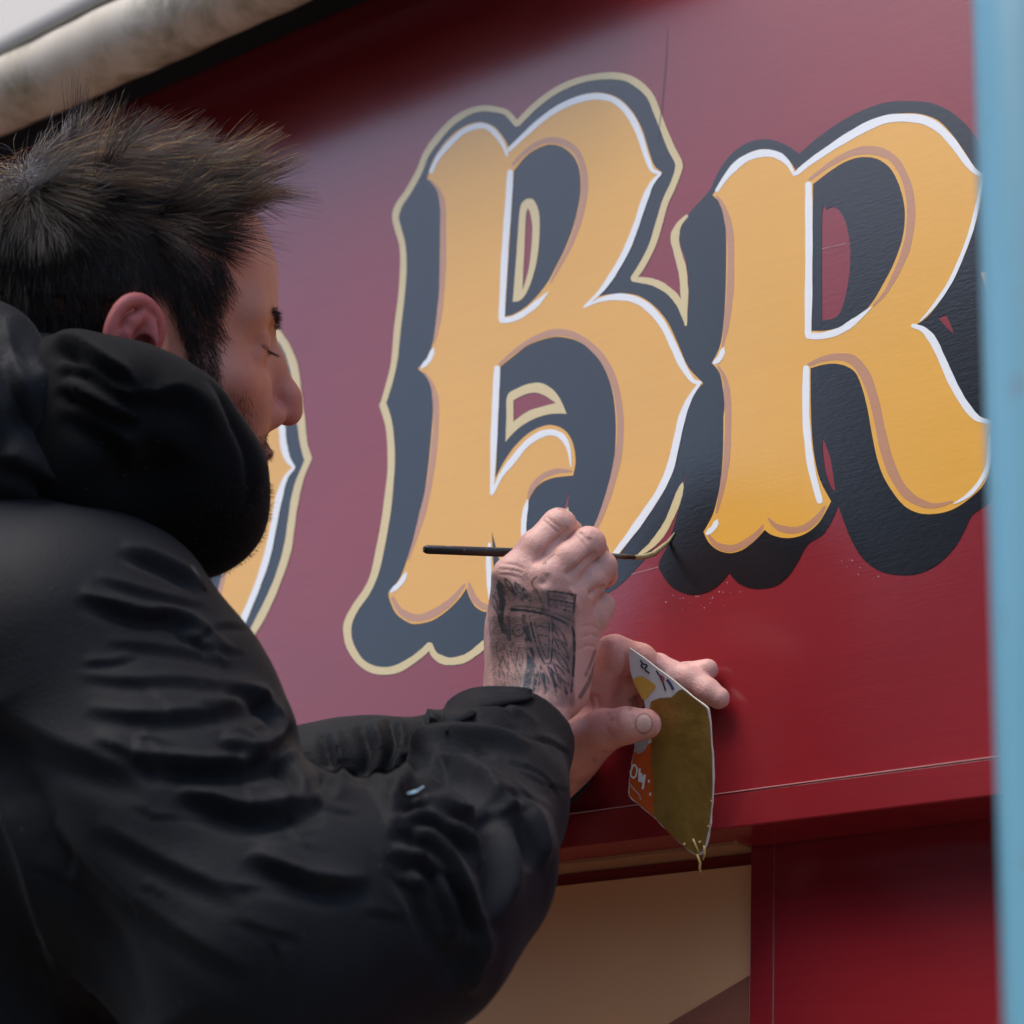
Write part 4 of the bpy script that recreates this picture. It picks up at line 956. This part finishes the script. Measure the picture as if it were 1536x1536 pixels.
rred = np.full(len(RVw), .16) + .12 * np.clip(wob(RVw, 90, 31) * 2, -1, 1); rpale = np.full(len(RVw), .55)
for x, y in ((838, 785), (886, 812), (904, 848), (902, 908), (770, 868)): rred = np.maximum(rred, .28 * np.exp(-((RPX[:, 0] - x) ** 2 + (RPX[:, 1] - y) ** 2) / 22 ** 2))
zr = np.zeros(len(RVw)); rst = .45 * sstep(wob(RVw, 260, 41) + .5 * wob(RVw, 700, 42), .48, .75) * (RPX[:, 1] < 900); rd = dict(red=rred, stub=rst, pale=rpale, ink=ink, nail=zr)
# left hand
LPX = world2px(LVw); LN = vnormals(LVw, LF); lface = sstep(LN @ view, .2, .6)
nl = (1 - sstep(np.hypot((LPX[:, 0] - 966) / 12.0, (LPX[:, 1] - 1085) / 14.0), .86, 1.0)) * lface
edge = np.exp(-((np.hypot((LPX[:, 0] - 966) / 12.0, (LPX[:, 1] - 1085) / 14.0) - 1.04) / .09) ** 2) * lface
lred = .30 + .25 * np.exp(-((LPX[:, 0] - 900) / 40) ** 2); lz = np.zeros(len(LVw))
lst = np.maximum(.72 * edge, .5 * sstep(wob(LVw, 260, 43) + .5 * wob(LVw, 700, 44), .45, .75))
for x, y, r in ((913, 1070, 3), (918, 1078, 2.5), (900, 1160, 4), (892, 1140, 3), (945, 1062, 3)): lst = np.maximum(lst, .6 * np.exp(-((LPX[:, 0] - x) ** 2 + (LPX[:, 1] - y) ** 2) / r ** 2))
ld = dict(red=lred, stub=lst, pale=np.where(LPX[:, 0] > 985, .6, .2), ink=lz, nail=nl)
# arms, trunk and legs inside the clothes, so that the figure is one body
bv = Vol((-.70, -.05, 1.15), (.12, .60, 1.86), 0.010)
def bc(pts, k=.03, kj=.03): bv.chain([(cs(x, y, d), r) for x, y, d, r in pts], k, kj)
bc([(100, 640, 1.51, .055), (40, 900, 1.50, .075), (20, 1250, 1.50, .115), (20, 1700, 1.50, .12)], .0)
bc([(118, 1012, 1.36, .055), (420, 1360, 1.28, .042), (620, 1360, 1.30, .038), (800, 1090, 1.48, .026)])
bc([(-200, 1050, 1.68, .055), (250, 1230, 1.68, .042), (540, 1200, 1.66, .036), (825, 1140, 1.60, .028)])
bc([(118, 1012, 1.36, .06), (-200, 1050, 1.68, .06)])
BV, BF = bv.mesh(); BVw = cam2world(BV); bz = np.zeros(len(BVw)); bd = dict(red=bz, stub=bz, pale=bz, ink=bz, nail=bz)
hips = cam2world(cs(20, 1700, 1.50)[None])[0]
EYEZ = h2w([(.085, .032, .018)])[0][2]; FLOOR = EYEZ - 1.66
print('eye z', EYEZ, 'floor', FLOOR, 'hips', hips)
VV, FF, AA, off = [], [], {k: [] for k in hd}, 0
for V_, F_, A_ in ((HVw, HF, hd), (RVw, RF, rd), (LVw, LF, ld), (BVw, BF, bd)):
    VV.append(V_); FF.append(F_ + off); off += len(V_)
    for k in AA: AA[k].append(A_[k])
man = mesh('person', np.concatenate(VV), np.concatenate(FF), M_skin, None, loc=(hips[0], hips[1], FLOOR), smooth=True)
for k in AA: attr(man, k, np.concatenate(AA[k]))
tag(man, 'man in black hooded jacket painting the sign, brush in his tattooed hand', 'person')

# cloth materials
def cloth(name, c0, c1, rough, weave, bs, sheen, spec=0.10):
    m_ = mat(name, c0, rough, 1.45); N, L, b = nodes(m_)
    a1 = noise(m_, sc=14, det=6); a2 = noise(m_, sc=weave, det=2); a3 = noise(m_, sc=30, det=5, dist=0.8)
    r = ramp(m_, a1.outputs[0], [(0.3, c0), (0.72, c1)]); a4 = noise(m_, sc=330, det=1); sp_ = ramp(m_, a4.outputs[0], [(0.785, (0, 0, 0)), (0.80, (1, 1, 1))]); L.new(mixc(m_, sp_.outputs[0], r.outputs[0], (0.06, 0.06, 0.058)), b.inputs['Base Color'])
    b.inputs['Specular IOR Level'].default_value = spec; b.inputs['Sheen Weight'].default_value = sheen; b.inputs['Sheen Roughness'].default_value = 0.4
    q = bump(m_, a3.outputs[0], 0.07, 0.004); bump(m_, a2.outputs[0], bs, 0.0009, q); return m_
M_nylon = cloth('black_nylon', (0.0080, 0.0083, 0.0095), (0.0122, 0.0130, 0.0150), 0.60, 520, 0.5, 0.05)
M_cotton = cloth('black_cotton', (0.004, 0.004, 0.0043), (0.0065, 0.0065, 0.007), 0.85, 700, 0.4, 0.05)
M_denim = cloth('dark_denim', (0.02, 0.025, 0.04), (0.03, 0.036, 0.055), 0.8, 600, 0.4, 0.1)
jacket = mesh('jacket', JVw, JF, M_nylon, man, smooth=True)
mesh('hood', OVw, OF, M_nylon, man, smooth=True)
hoodie = mesh('hoodie', GVw, GF, M_cotton, man, smooth=True)
# cuff strap: a tab lying on the sleeve
JPX = world2px(JVw)
def draped(name, top, bot, n, m_, off_, th, mtl, par):
    T_, B_ = np.array(dense(top, n)), np.array(dense(bot, n)); k = min(len(T_), len(B_)); T_, B_ = T_[:k], B_[:k]
    V_ = []; rows = 5
    for i in range(k):
        for j in range(rows):
            p = T_[i] + (B_[i] - T_[i]) * j / (rows - 1)
            s_ = np.nonzero((np.abs(JPX[:, 0] - p[0]) < 11) & (np.abs(JPX[:, 1] - p[1]) < 11))[0]
            near = s_[JPX[s_, 2] < JPX[s_, 2].min() + .03] if len(s_) else []
            dd = np.median(JPX[near, 2]) if len(near) else (V_[-1][2] if V_ else 1.45)
            V_.append([p[0], p[1], dd])
    V_ = np.array(V_); g = V_[:, 2].reshape(k, rows)
    for _ in range(4):
        g2 = g.copy(); g2[1:-1] = (g[:-2] + g[1:-1] * 2 + g[2:]) / 4; g = g2
    W_ = np.array([PD(a_, c_, d_ - off_) for (a_, c_), d_ in zip(V_[:, :2], g.ravel())])
    F_ = [[i * rows + j, i * rows + j + 1, (i + 1) * rows + j + 1, (i + 1) * rows + j] for i in range(k - 1) for j in range(rows - 1)]
    o = mesh(name, W_, F_, mtl, par, smooth=True); md = o.modifiers.new('t', 'SOLIDIFY'); md.thickness = th; md.offset = 0
    return o
draped('cuff_strap', [(664, 1070), (676, 1050), (708, 1034), (760, 1030), (797, 1034)], [(668, 1098), (690, 1084), (720, 1068), (764, 1056), (800, 1048)], 6, 5, .004, .002, M_nylon, jacket)
# paint smear on the sleeve
M_smear = mat('pale_blue_paint', (0.35, 0.55, 0.62), 0.3)
draped('paint_smear', [(610, 1190), (618, 1186.5), (627, 1184), (636, 1179)], [(611, 1192), (620, 1191), (628, 1186), (636, 1180)], 4, 5, .0035, .0006, M_smear, jacket)
# zip pull dangling at the collar
V, F = tube([PD(288, 850, 1.33), PD(297, 868, 1.325), PD(306, 888, 1.325)], [.0022, .0028, .0024], 8); mesh('zip_pull', V, F, M_dark, jacket, smooth=True)

# trousers and boots below the frame
bx, by = hips[0], hips[1]
fw = np.array([M[:, 0][0], M[:, 0][1], 0]); fw = _n(fw * .5 + np.array([0, 1, 0]) * .9); lf = np.array([-fw[1], fw[0], 0])
tv = Vol((bx - .35, by - .35, FLOOR - .02), (bx + .35, by + .35, hips[2] + .05), .012)
for s_ in (1, -1):
    hp = np.array([bx, by, hips[2] - .08]) + lf * .09 * s_; ft = np.array([bx, by, FLOOR + .10]) + lf * .13 * s_
    tv.chain([(hp, .10), ((hp + ft) / 2 + fw * .02, .075), (ft, .06)], .05, .03)
tv.cone((bx, by, hips[2] - .02), (bx, by, hips[2] - .14), .15, .13, .08)
TV, TF = tv.mesh(); mesh('trousers', TV, TF, M_denim, man, smooth=True)
for s_ in (1, -1):
    ft = np.array([bx, by, FLOOR]) + lf * .13 * s_
    kv = Vol(ft - [.2, .2, .01], ft + [.2, .2, .22], .008)
    kv.chain([(ft + [0, 0, .17], .055), (ft + [0, 0, .06], .058), (ft + fw * .15 + [0, 0, .042], .044)], .03, .03); kv.cutplane(ft + [0, 0, .002], (0, 0, -1))
    KV, KF = kv.mesh(); mesh('boot', KV, KF, M_dark, man, smooth=True)
# trestle platform he stands on
M_wood = mat('scaffold_board', (0.30, 0.20, 0.11), 0.8)
_n1 = noise(M_wood, (3, 40, 40), 1, 4); _r = ramp(M_wood, _n1.outputs[0], [(0.3, (0.2, 0.13, 0.07)), (0.7, (0.36, 0.25, 0.14))]); nodes(M_wood)[1].new(_r.outputs[0], nodes(M_wood)[2].inputs['Base Color'])
pl = empty('trestle_platform', (bx, by, 0), 'low timber trestle platform under the painter', 'platform')
for k in range(3): boxo('plank', (bx - 1.1, bx + 1.1, by - .34 + k * .228, by - .34 + k * .228 + .224, FLOOR - .039, FLOOR), M_wood, pl, .002)
for sx in (-.9, .9):
    for sy in (-.28, .28): boxo('leg', (bx + sx - .025, bx + sx + .025, by + sy - .025, by + sy + .025, 0, FLOOR - .0905), M_wood, pl)
    boxo('bearer', (bx + sx - .03, bx + sx + .03, by - .34, by + .34, FLOOR - .09, FLOOR - .0395), M_wood, pl)
# ---------------------------------------------------------------- brush
def brushpts():
    w1 = PW(1003, 812, -.0012); w0 = PW(1012, 799, -.0010)
    return w1, w0
br = empty('paint_brush', PD(760, 830, 1.55), 'thin dark lettering brush with bent bristles held against the gold B', 'brush')
M_handle = mat('dark_handle', (0.018, 0.012, 0.009), 0.35)
_q = noise(M_handle, sc=260, det=3); _r = ramp(M_handle, _q.outputs[0], [(0.66, (0.018, 0.012, 0.009)), (0.70, (0.3, 0.26, 0.2))]); nodes(M_handle)[1].new(_r.outputs[0], nodes(M_handle)[2].inputs['Base Color'])
V, F = tube([PD(636, 824, 1.535), PD(640, 824.2, 1.536), PD(745, 828, 1.553), PD(850, 831, 1.570), PD(904, 833, 1.579)], [.0022, .0032, .0034, .0030, .0022], 14); mesh('handle', V, F, M_handle, br, smooth=True)
V, F = tube([PD(902, 833, 1.5788), PD(930, 834.5, 1.584), PD(952, 836, 1.590)], [.0023, .0019, .0017], 12); mesh('ferrule', V, F, mat('dull_ferrule', (0.12, 0.09, 0.06), 0.35, metal=0.8), br, smooth=True)
w1, w0 = brushpts()
V, F = tube([PD(950, 836, 1.5895), PD(966, 835.5, 1.604), PD(980, 831, 1.622), w1 * .6 + PD(984, 829, 1.628) * .4, w1, w0], [.0016, .0021, .0021, .0018, .0013, .0005], 12)
mesh('bristles', V, F, mat('loaded_bristles', (0.34, 0.25, 0.11), 0.4), br, smooth=True)
# ---------------------------------------------------------------- card palette in the left hand
cn = _n((-.46, -.02, -.88)); c0 = cs(968, 1086, 1.5375)
def onc(px, py, off_=0.0):
    d = np.array([(px - 768) / FPX, (py - 768) / FPX, 1.0]); t = c0.dot(cn) / d.dot(cn)
    return cam2world((d * t + cn * off_)[None])[0]
M_gpaint = mat('bronze_paint', (0.20, 0.125, 0.028), 0.36, 1.6, 0.55)
q1 = noise(M_gpaint, (1, 1, 1), 55, 5); r_g = ramp(M_gpaint, q1.outputs[0], [(0.3, (0.26, 0.14, 0.026)), (0.7, (0.42, 0.25, 0.055))]); nodes(M_gpaint)[1].new(r_g.outputs[0], nodes(M_gpaint)[2].inputs['Base Color']); bump(M_gpaint, q1.outputs[0], .6, .003)
M_card = mat('grey_white_card', (0.62, 0.60, 0.58), 0.5); M_edge = mat('card_edge', (0.80, 0.72, 0.58), 0.6)
M_or = mat('orange_print', (0.52, 0.085, 0.012), 0.45); M_ye = mat('yellow_print', (0.62, 0.36, 0.06), 0.45); M_ink = mat('print_ink', (0.03, 0.03, 0.05), 0.5); M_wp = mat('print_white', (0.78, 0.76, 0.74), 0.5); M_pr = mat('print_red', (0.5, 0.04, 0.05), 0.5)
cd = empty('paint_card', onc(1005, 1120), 'cut piece of orange printed card smeared with wet gold paint', 'card')
OUT = [(944, 971), (975, 994), (1010, 1021), (1040, 1045), (1062, 1062), (1066, 1085), (1069, 1130), (1070, 1180), (1068, 1215), (1064, 1245), (1058, 1272), (1048, 1284), (1034, 1276), (1012, 1258), (985, 1230), (962, 1211), (943, 1194), (944, 1170), (950, 1130), (958, 1090), (968, 1060), (958, 1035), (946, 1008)]
_rs = random.Random(3); OUT = [(x + _rs.gauss(0, .5) * (i > 4), y + _rs.gauss(0, .5)) for i, (x, y) in enumerate(smoothline([(x, y, i in (0, 4, 16)) for i, (x, y) in enumerate(OUT)], True, 3))]
n = len(OUT); V = [onc(x, y, 0) for x, y in OUT] + [onc(x, y, -.0022) for x, y in OUT]
V = np.array(V)
F = [list(range(n))[::-1], list(range(n, 2 * n))]; mesh('board', V, F, M_card, cd)
mesh('edge', V, [[i, (i + 1) % n, (i + 1) % n + n, i + n] for i in range(n)], M_edge, cd)
LC = [0]
def flat(name, pts, m_, sm=True, lay=1):
    LC[0] += 1
    lp = smoothline([(x, y, False) for x, y in pts], True, 4) if sm else pts
    V_ = [Vector(onc(x, y, .00025 * lay + 4e-6 * LC[0])) for x, y in lp]
    vd = Vector(CAM) - V_[0]
    T_ = tessellate_polygon([[Vector((x, y, 0)) for x, y in lp]]); o = []
    for t in T_:
        a_, b_, c_ = (V_[i] for i in t); o.append(t if (b_ - a_).cross(c_ - a_).dot(vd) > 0 else t[::-1])
    return mesh(name, [tuple(v) for v in V_], o, m_, cd)
def pen(name, pts, w_, m_, z=None, lay=3):
    if z: pts = [(z[0] + x / z[2], z[1] + y / z[2]) for x, y in pts]
    l = np.array(smoothline([(x, y, False) for x, y in pts], False, 4)); T_ = np.gradient(l, axis=0); T_ /= np.linalg.norm(T_, axis=1)[:, None] + 1e-9
    Nn = np.stack([-T_[:, 1], T_[:, 0]], 1) * w_ / 2
    return flat(name, [tuple(p) for p in (l + Nn)] + [tuple(p) for p in (l - Nn)[::-1]], m_, False, lay)
Zc = (930, 950, 7.68); Zd = (930, 1110, 7.68)
flat('orange_print', [(951, 1128), (968, 1118), (982, 1112), (982, 1226), (962, 1209.5), (944.5, 1193.5), (945, 1165)], M_or, False, 1)
flat('yellow_print', [(950, 1020), (962, 1014), (976, 1022), (984, 1030), (976, 1040), (966, 1050), (955, 1032)], M_ye, True, 1)
flat('paint_smear', [(977, 1052), (990, 1047), (1008, 1046), (1018, 1036), (1024, 1034), (1040, 1046), (1061, 1063), (1065, 1085), (1068, 1130), (1069, 1180), (1067, 1215), (1063, 1245), (1057, 1271), (1047, 1283), (1034, 1275), (1012, 1257), (986, 1230), (981, 1222), (981, 1180), (977, 1140), (978, 1110), (972, 1080)], M_gpaint, False, 2)
for a_, b_ in zip([(160, 280), (128, 360), (130, 410), (162, 440), (188, 410), (202, 350), (192, 300)], [(128, 360), (130, 410), (162, 440), (188, 410), (202, 350), (192, 300), (160, 280)]): pen('lettering', [a_, b_], 2.6, M_wp, Zd)
for a_, b_ in (((232, 325), (226, 480)), ((228, 470), (252, 380)), ((250, 385), (256, 490)), ((256, 480), (292, 395)), ((292, 395), (266, 565))): pen('lettering', [a_, b_], 3.4, M_wp, Zd)
pen('lettering', [(115, 505), (150, 545), (190, 590), (225, 630), (245, 690)], 2.6, mat('print_pink', (0.6, 0.3, 0.22), .5), Zd)
pen('lettering', [(335, 455), (338, 490)], 2.5, M_wp, Zd); pen('lettering', [(355, 605), (352, 640)], 2.5, M_wp, Zd)
pen('lettering', [(240, 310), (262, 345), (250, 375), (275, 405)], 2.4, M_ink, Zc); pen('lettering', [(270, 350), (318, 372), (290, 415), (345, 460)], 2.4, M_ink, Zc)
pen('lettering', [(420, 430), (470, 500), (505, 580), (530, 660)], 2.4, M_ink, Zc); pen('lettering', [(470, 480), (510, 520), (490, 560)], 2.6, M_pr, Zc); pen('lettering', [(545, 530), (590, 590), (620, 650)], 4.0, mat('print_blue', (0.05, 0.06, 0.16), .5), Zc)
flat('grey_print', [(952, 1104), (970, 1104), (973, 1112), (968, 1124), (955, 1130)], mat('print_grey', (0.35, 0.33, 0.32), .5), True, 1)
# wet drips hanging from the lower corner
M_wet = mat('wet_gold', (0.50, 0.33, 0.09), 0.15, 1.6)
for pts, rr in (([(1046, 1281), (1051, 1294), (1050, 1302), (1052, 1309)], .0010), ([(1057, 1268), (1058, 1280), (1055, 1290)], .0009), ([(1026, 1265), (1028, 1268)], .0015), ([(1049, 1262), (1051, 1265)], .0014), ([(1064, 1238), (1063.5, 1242)], .0011), ([(1068, 1200), (1067.6, 1204)], .0009), ([(1040, 1258), (1045, 1270), (1049, 1280)], .0009)):
    V, F = tube([onc(x, y, .0008) for x, y in pts], [rr * (1 - .3 * (i == len(pts) - 1)) for i in range(len(pts))], 8); mesh('paint_drip', V, F, M_wet, cd, smooth=True)
# ---------------------------------------------------------------- hair
def strands(name, P, rad0, m_, par):
    n, k, _ = P.shape; hc = bpy.data.hair_curves.new(name); hc.add_curves([k] * n)
    base = worldloc(par)
    hc.points.foreach_set('position', (P.reshape(-1, 3) - base).astype(np.float32).ravel())
    t = np.linspace(0, 1, k); rr = (rad0[:, None] * (1 - 0.75 * t ** 1.5)[None]).ravel()
    a = hc.attributes.get('radius') or hc.attributes.new('radius', 'FLOAT', 'POINT'); a.data.foreach_set('value', rr.astype(np.float32))
    hc.materials.append(m_); o = bpy.data.objects.new(name, hc); COL.objects.link(o); o.parent = par; return o
def hairmat(name, mel, red_, rough, rnd):
    m_ = bpy.data.materials.new(name); m_.use_nodes = True; nt_ = m_.node_tree; nt_.nodes.clear()
    out = nt_.nodes.new('ShaderNodeOutputMaterial'); h = nt_.nodes.new('ShaderNodeBsdfHairPrincipled'); h.parametrization = 'MELANIN'
    for k, v in (('Melanin', mel), ('Melanin Redness', red_), ('Roughness', rough), ('Radial Roughness', .4), ('Random Color', rnd), ('Random Roughness', .2), ('IOR', 1.45)):
        if k in h.inputs: h.inputs[k].default_value = v
    nt_.links.new(h.outputs[0], out.inputs[0]); return m_
M_hair = hairmat('dark_hair', .975, .10, 0.36, 0.05); M_grey = hairmat('grey_hair', .5, .15, 0.4, 0.4)
HN = vnormals(HVl, HF); fa = HVl[HF]
area = np.linalg.norm(np.cross(fa[:, 2] - fa[:, 0], fa[:, 3] - fa[:, 1]), axis=1)
def roots(mask, n, dens=None):
    fm = mask[HF].all(1); p = area * fm if dens is None else area * dens[HF].mean(1); p /= p.sum(); fi_ = rng.choice(len(HF), n, p=p); w_ = rng.dirichlet((1, 1, 1, 1), n)
    return (HVl[HF[fi_]] * w_[:, :, None]).sum(1), _nn((HN[HF[fi_]] * w_[:, :, None]).sum(1))
def _nn(v): return v / (np.linalg.norm(v, axis=-1, keepdims=True) + 1e-12)
CROWN = np.array([-.070, .012, .118])
def hairpath(Rt, Nm, key, steps=8):
    """flow away from the crown, forward and lifted on top, down at the sides"""
    f, r, u = Rt.T; top = sstep(u, .062, .100); side = 1 - top
    away = Rt - CROWN + rng.normal(size=Rt.shape) * .012; away = away - Nm * (away * Nm).sum(1, keepdims=True); away = _nn(away)
    fwd = np.array([1., 0, .26]); down = np.stack([.28 - .5 * sstep(f, -.02, .06) * 0, .0 * r, -1 + 0 * u], 1)
    front = sstep(f, .0, .075)
    wf = top * sstep(f, -.092, -.045)
    flow = _nn(away * (.9 - .6 * wf)[:, None] + wf[:, None] * (fwd[None] * 1.2) + side[:, None] * down * .75)
    flow = _nn(flow - Nm * (flow * Nm).sum(1, keepdims=True) * (.85 * (1 - wf))[:, None])
    crown_ = 1 - sstep(f, -.07, -.03)
    lift = .24 + .42 * top + .25 * crown_ * top + .20 * top * front + .05 * side
    ln = .026 + top * (.024 + .002 * crown_ + .001 * front)
    ln = ln * (1 - .55 * (1 - sstep(u, .0, .05)) * sstep(f, -.03, .02))
    ln = ln * (1 - .55 * sstep(f, .035, .065) * (1 - sstep(u, .095, .118)))
    return flow, lift, ln
nC = 620
rc, ncn = roots(hairm & (HVl[:, 2] > -.07), nC); clv = rng.normal(size=(nC, 3)); cll = rng.uniform(.75, 1.25, nC)
def grow(Rt, Nm, n_k=8, clump=.45, fr=.2, lm=1.0):
    n = len(Rt); flow, lift, ln = hairpath(Rt, Nm, None); _, _, u = Rt.T
    j = np.array([((rc - p) ** 2).sum(1).argmin() for p in Rt]); cf, cl_, cln = hairpath(rc, ncn, None)
    top = sstep(u, .070, .105)
    jit = clv[j] * (.12 + .34 * top * sstep(Rt[:, 0], -.09, -.04))[:, None] + rng.normal(size=(n, 3)) * fr
    ln = ln * cll[j] * rng.uniform(.75, 1.15, n) * lm
    P = np.zeros((n, n_k, 3)); P[:, 0] = Rt - Nm * .001; d = _nn(flow + Nm * lift[:, None] + jit * .6)
    cP = np.zeros((nC, n_k, 3)); cP[:, 0] = rc; cd_ = _nn(cf + ncn * cl_[:, None] + clv * (.12 + .5 * sstep(rc[:, 2], .07, .105) * sstep(rc[:, 0], -.09, -.04))[:, None] * .8)
    curl = rng.normal(size=(n, 3)) * .25
    for s_ in range(1, n_k):
        t = s_ / (n_k - 1)
        d = _nn(d + (flow * .32 + jit * .25 + curl * .18 + np.array([0, 0, -.06]) * (1 - .6 * top)[:, None]))
        P[:, s_] = P[:, s_ - 1] + d * (ln / (n_k - 1))[:, None]
        cd_ = _nn(cd_ + cf * .32 + clv * .12 + np.array([0, 0, -.03])); cP[:, s_] = cP[:, s_ - 1] + cd_ * (cln * cll / (n_k - 1))[:, None]
    t = np.linspace(0, 1, n_k)[None, :, None]
    P = P + (cP[j] - P) * (t ** 1.3) * clump * (.35 + .65 * top)[:, None, None]
    # keep strands outside the skull
    c_ = np.array([-.006, 0, .052]); rr_ = np.array([.101, .079, .088]); q = (P - c_) / rr_; k0 = np.linalg.norm(q, axis=2, keepdims=True)
    up_ = P[:, :, 2:3] > .03
    P = np.where((k0 < 1.01) & up_, c_ + q / k0 * 1.01 * rr_, P)
    return P
Rt, Nm = roots(hairm & ((HVl[:, 2] > -.005) | ((HVl[:, 0] < -.02) & (HVl[:, 2] > -.07))), 30000, (1 + 2.2 * (1 - sstep(HVl[:, 0], -.09, -.03)) * sstep(HVl[:, 2], .04, .09)) * sstep(hsoft, .1, .95) * ((HVl[:, 2] > -.005) | ((HVl[:, 0] < -.02) & (HVl[:, 2] > -.07)))); P = grow(Rt, Nm)
g_ = rng.random(len(P)) < .16
W_ = h2w(P.reshape(-1, 3)).reshape(P.shape)
hair_o = strands('hair', W_[~g_], rng.uniform(.00013, .00022, (~g_).sum()), M_hair, man)
strands('grey_hair', W_[g_], rng.uniform(.0001, .00016, g_.sum()), M_grey, man)
# sideburn and stubble
fuzz = (stub > .35) & ~earv & (HVl[:, 2] < .03) & (HVl[:, 1] > -.03) & (HVl[:, 0] > -.01) & (HVl[:, 2] > -.115)
Rt, Nm = roots(fuzz, 7500, np.clip(stub, 0, 1) ** 1.5 * (stub > .2) * ~earv * (HVl[:, 2] < .03) * (HVl[:, 1] > -.03) * (HVl[:, 0] > -.01) * (HVl[:, 2] > -.115)); side_b = sstep(-Rt[:, 0], -.045, -.03)
dn = _nn(np.stack([.25 + 0 * Rt[:, 0], 0 * Rt[:, 0], -1 + 0 * Rt[:, 0]], 1) + Nm * .55 + rng.normal(size=Rt.shape) * .25); ln = (.0032 + .0055 * side_b) * rng.uniform(.6, 1.2, len(Rt))
P = Rt[:, None, :] + dn[:, None, :] * (np.linspace(0, 1, 4)[None, :, None] * ln[:, None, None]); W_ = h2w(P.reshape(-1, 3)).reshape(P.shape)
strands('beard', W_, np.full(len(P), .00011), M_hair, man)
# eyebrow and lashes
ebm = (ld2(BROW) < .0036)
Rt, Nm = roots(ebm, 520); dn = _nn(np.stack([0 * Rt[:, 0] + .45, np.sign(Rt[:, 1]) * .75, 0 * Rt[:, 0] - .22], 1) + Nm * .25 + rng.normal(size=Rt.shape) * .35)
P = Rt[:, None, :] + dn[:, None, :] * (np.linspace(0, 1, 4)[None, :, None] * rng.uniform(.0025, .0060, len(Rt))[:, None, None]); W_ = h2w(P.reshape(-1, 3)).reshape(P.shape)
strands('eyebrow', W_, np.full(len(P), .00012), M_hair, man)
# lashes
kk = np.linspace(0, 1, 26)
la = h2w(np.stack([.0965 - .005 * kk ** 2, .024 + .018 * kk, .0160 - .001 * kk], 1)); lt = h2w(np.stack([.1030 - .005 * kk ** 2, .026 + .022 * kk, .0130 - .001 * kk], 1))
P = la[:, None, :] + (lt - la)[:, None, :] * np.linspace(0, 1, 4)[None, :, None]; P += rng.normal(size=(26, 1, 3)) * .0006
strands('eyelash', P, np.full(26, .00009), M_hair, man)
# fleece pile on the hood edge
GN = vnormals(GVw, GF); gp = world2px(GVw); gm = (gp[:, 0] > 250) & (gp[:, 1] > 720); fm = np.nonzero(gm[GF].all(1))[0]
fi_ = rng.choice(fm, 5000); R0 = GVw[GF[fi_]].mean(1) + rng.normal(size=(5000, 3)) * .001; d_ = _nn(GN[GF[fi_, 0]] + rng.normal(size=(5000, 3)) * .5)
P = R0[:, None, :] + d_[:, None, :] * (np.linspace(0, 1, 4)[None, :, None] * rng.uniform(.001, .0035, 5000)[:, None, None])
strands('fleece', P, np.full(5000, .0001), hairmat('black_fleece', 1.0, .1, .6, .0), hoodie)
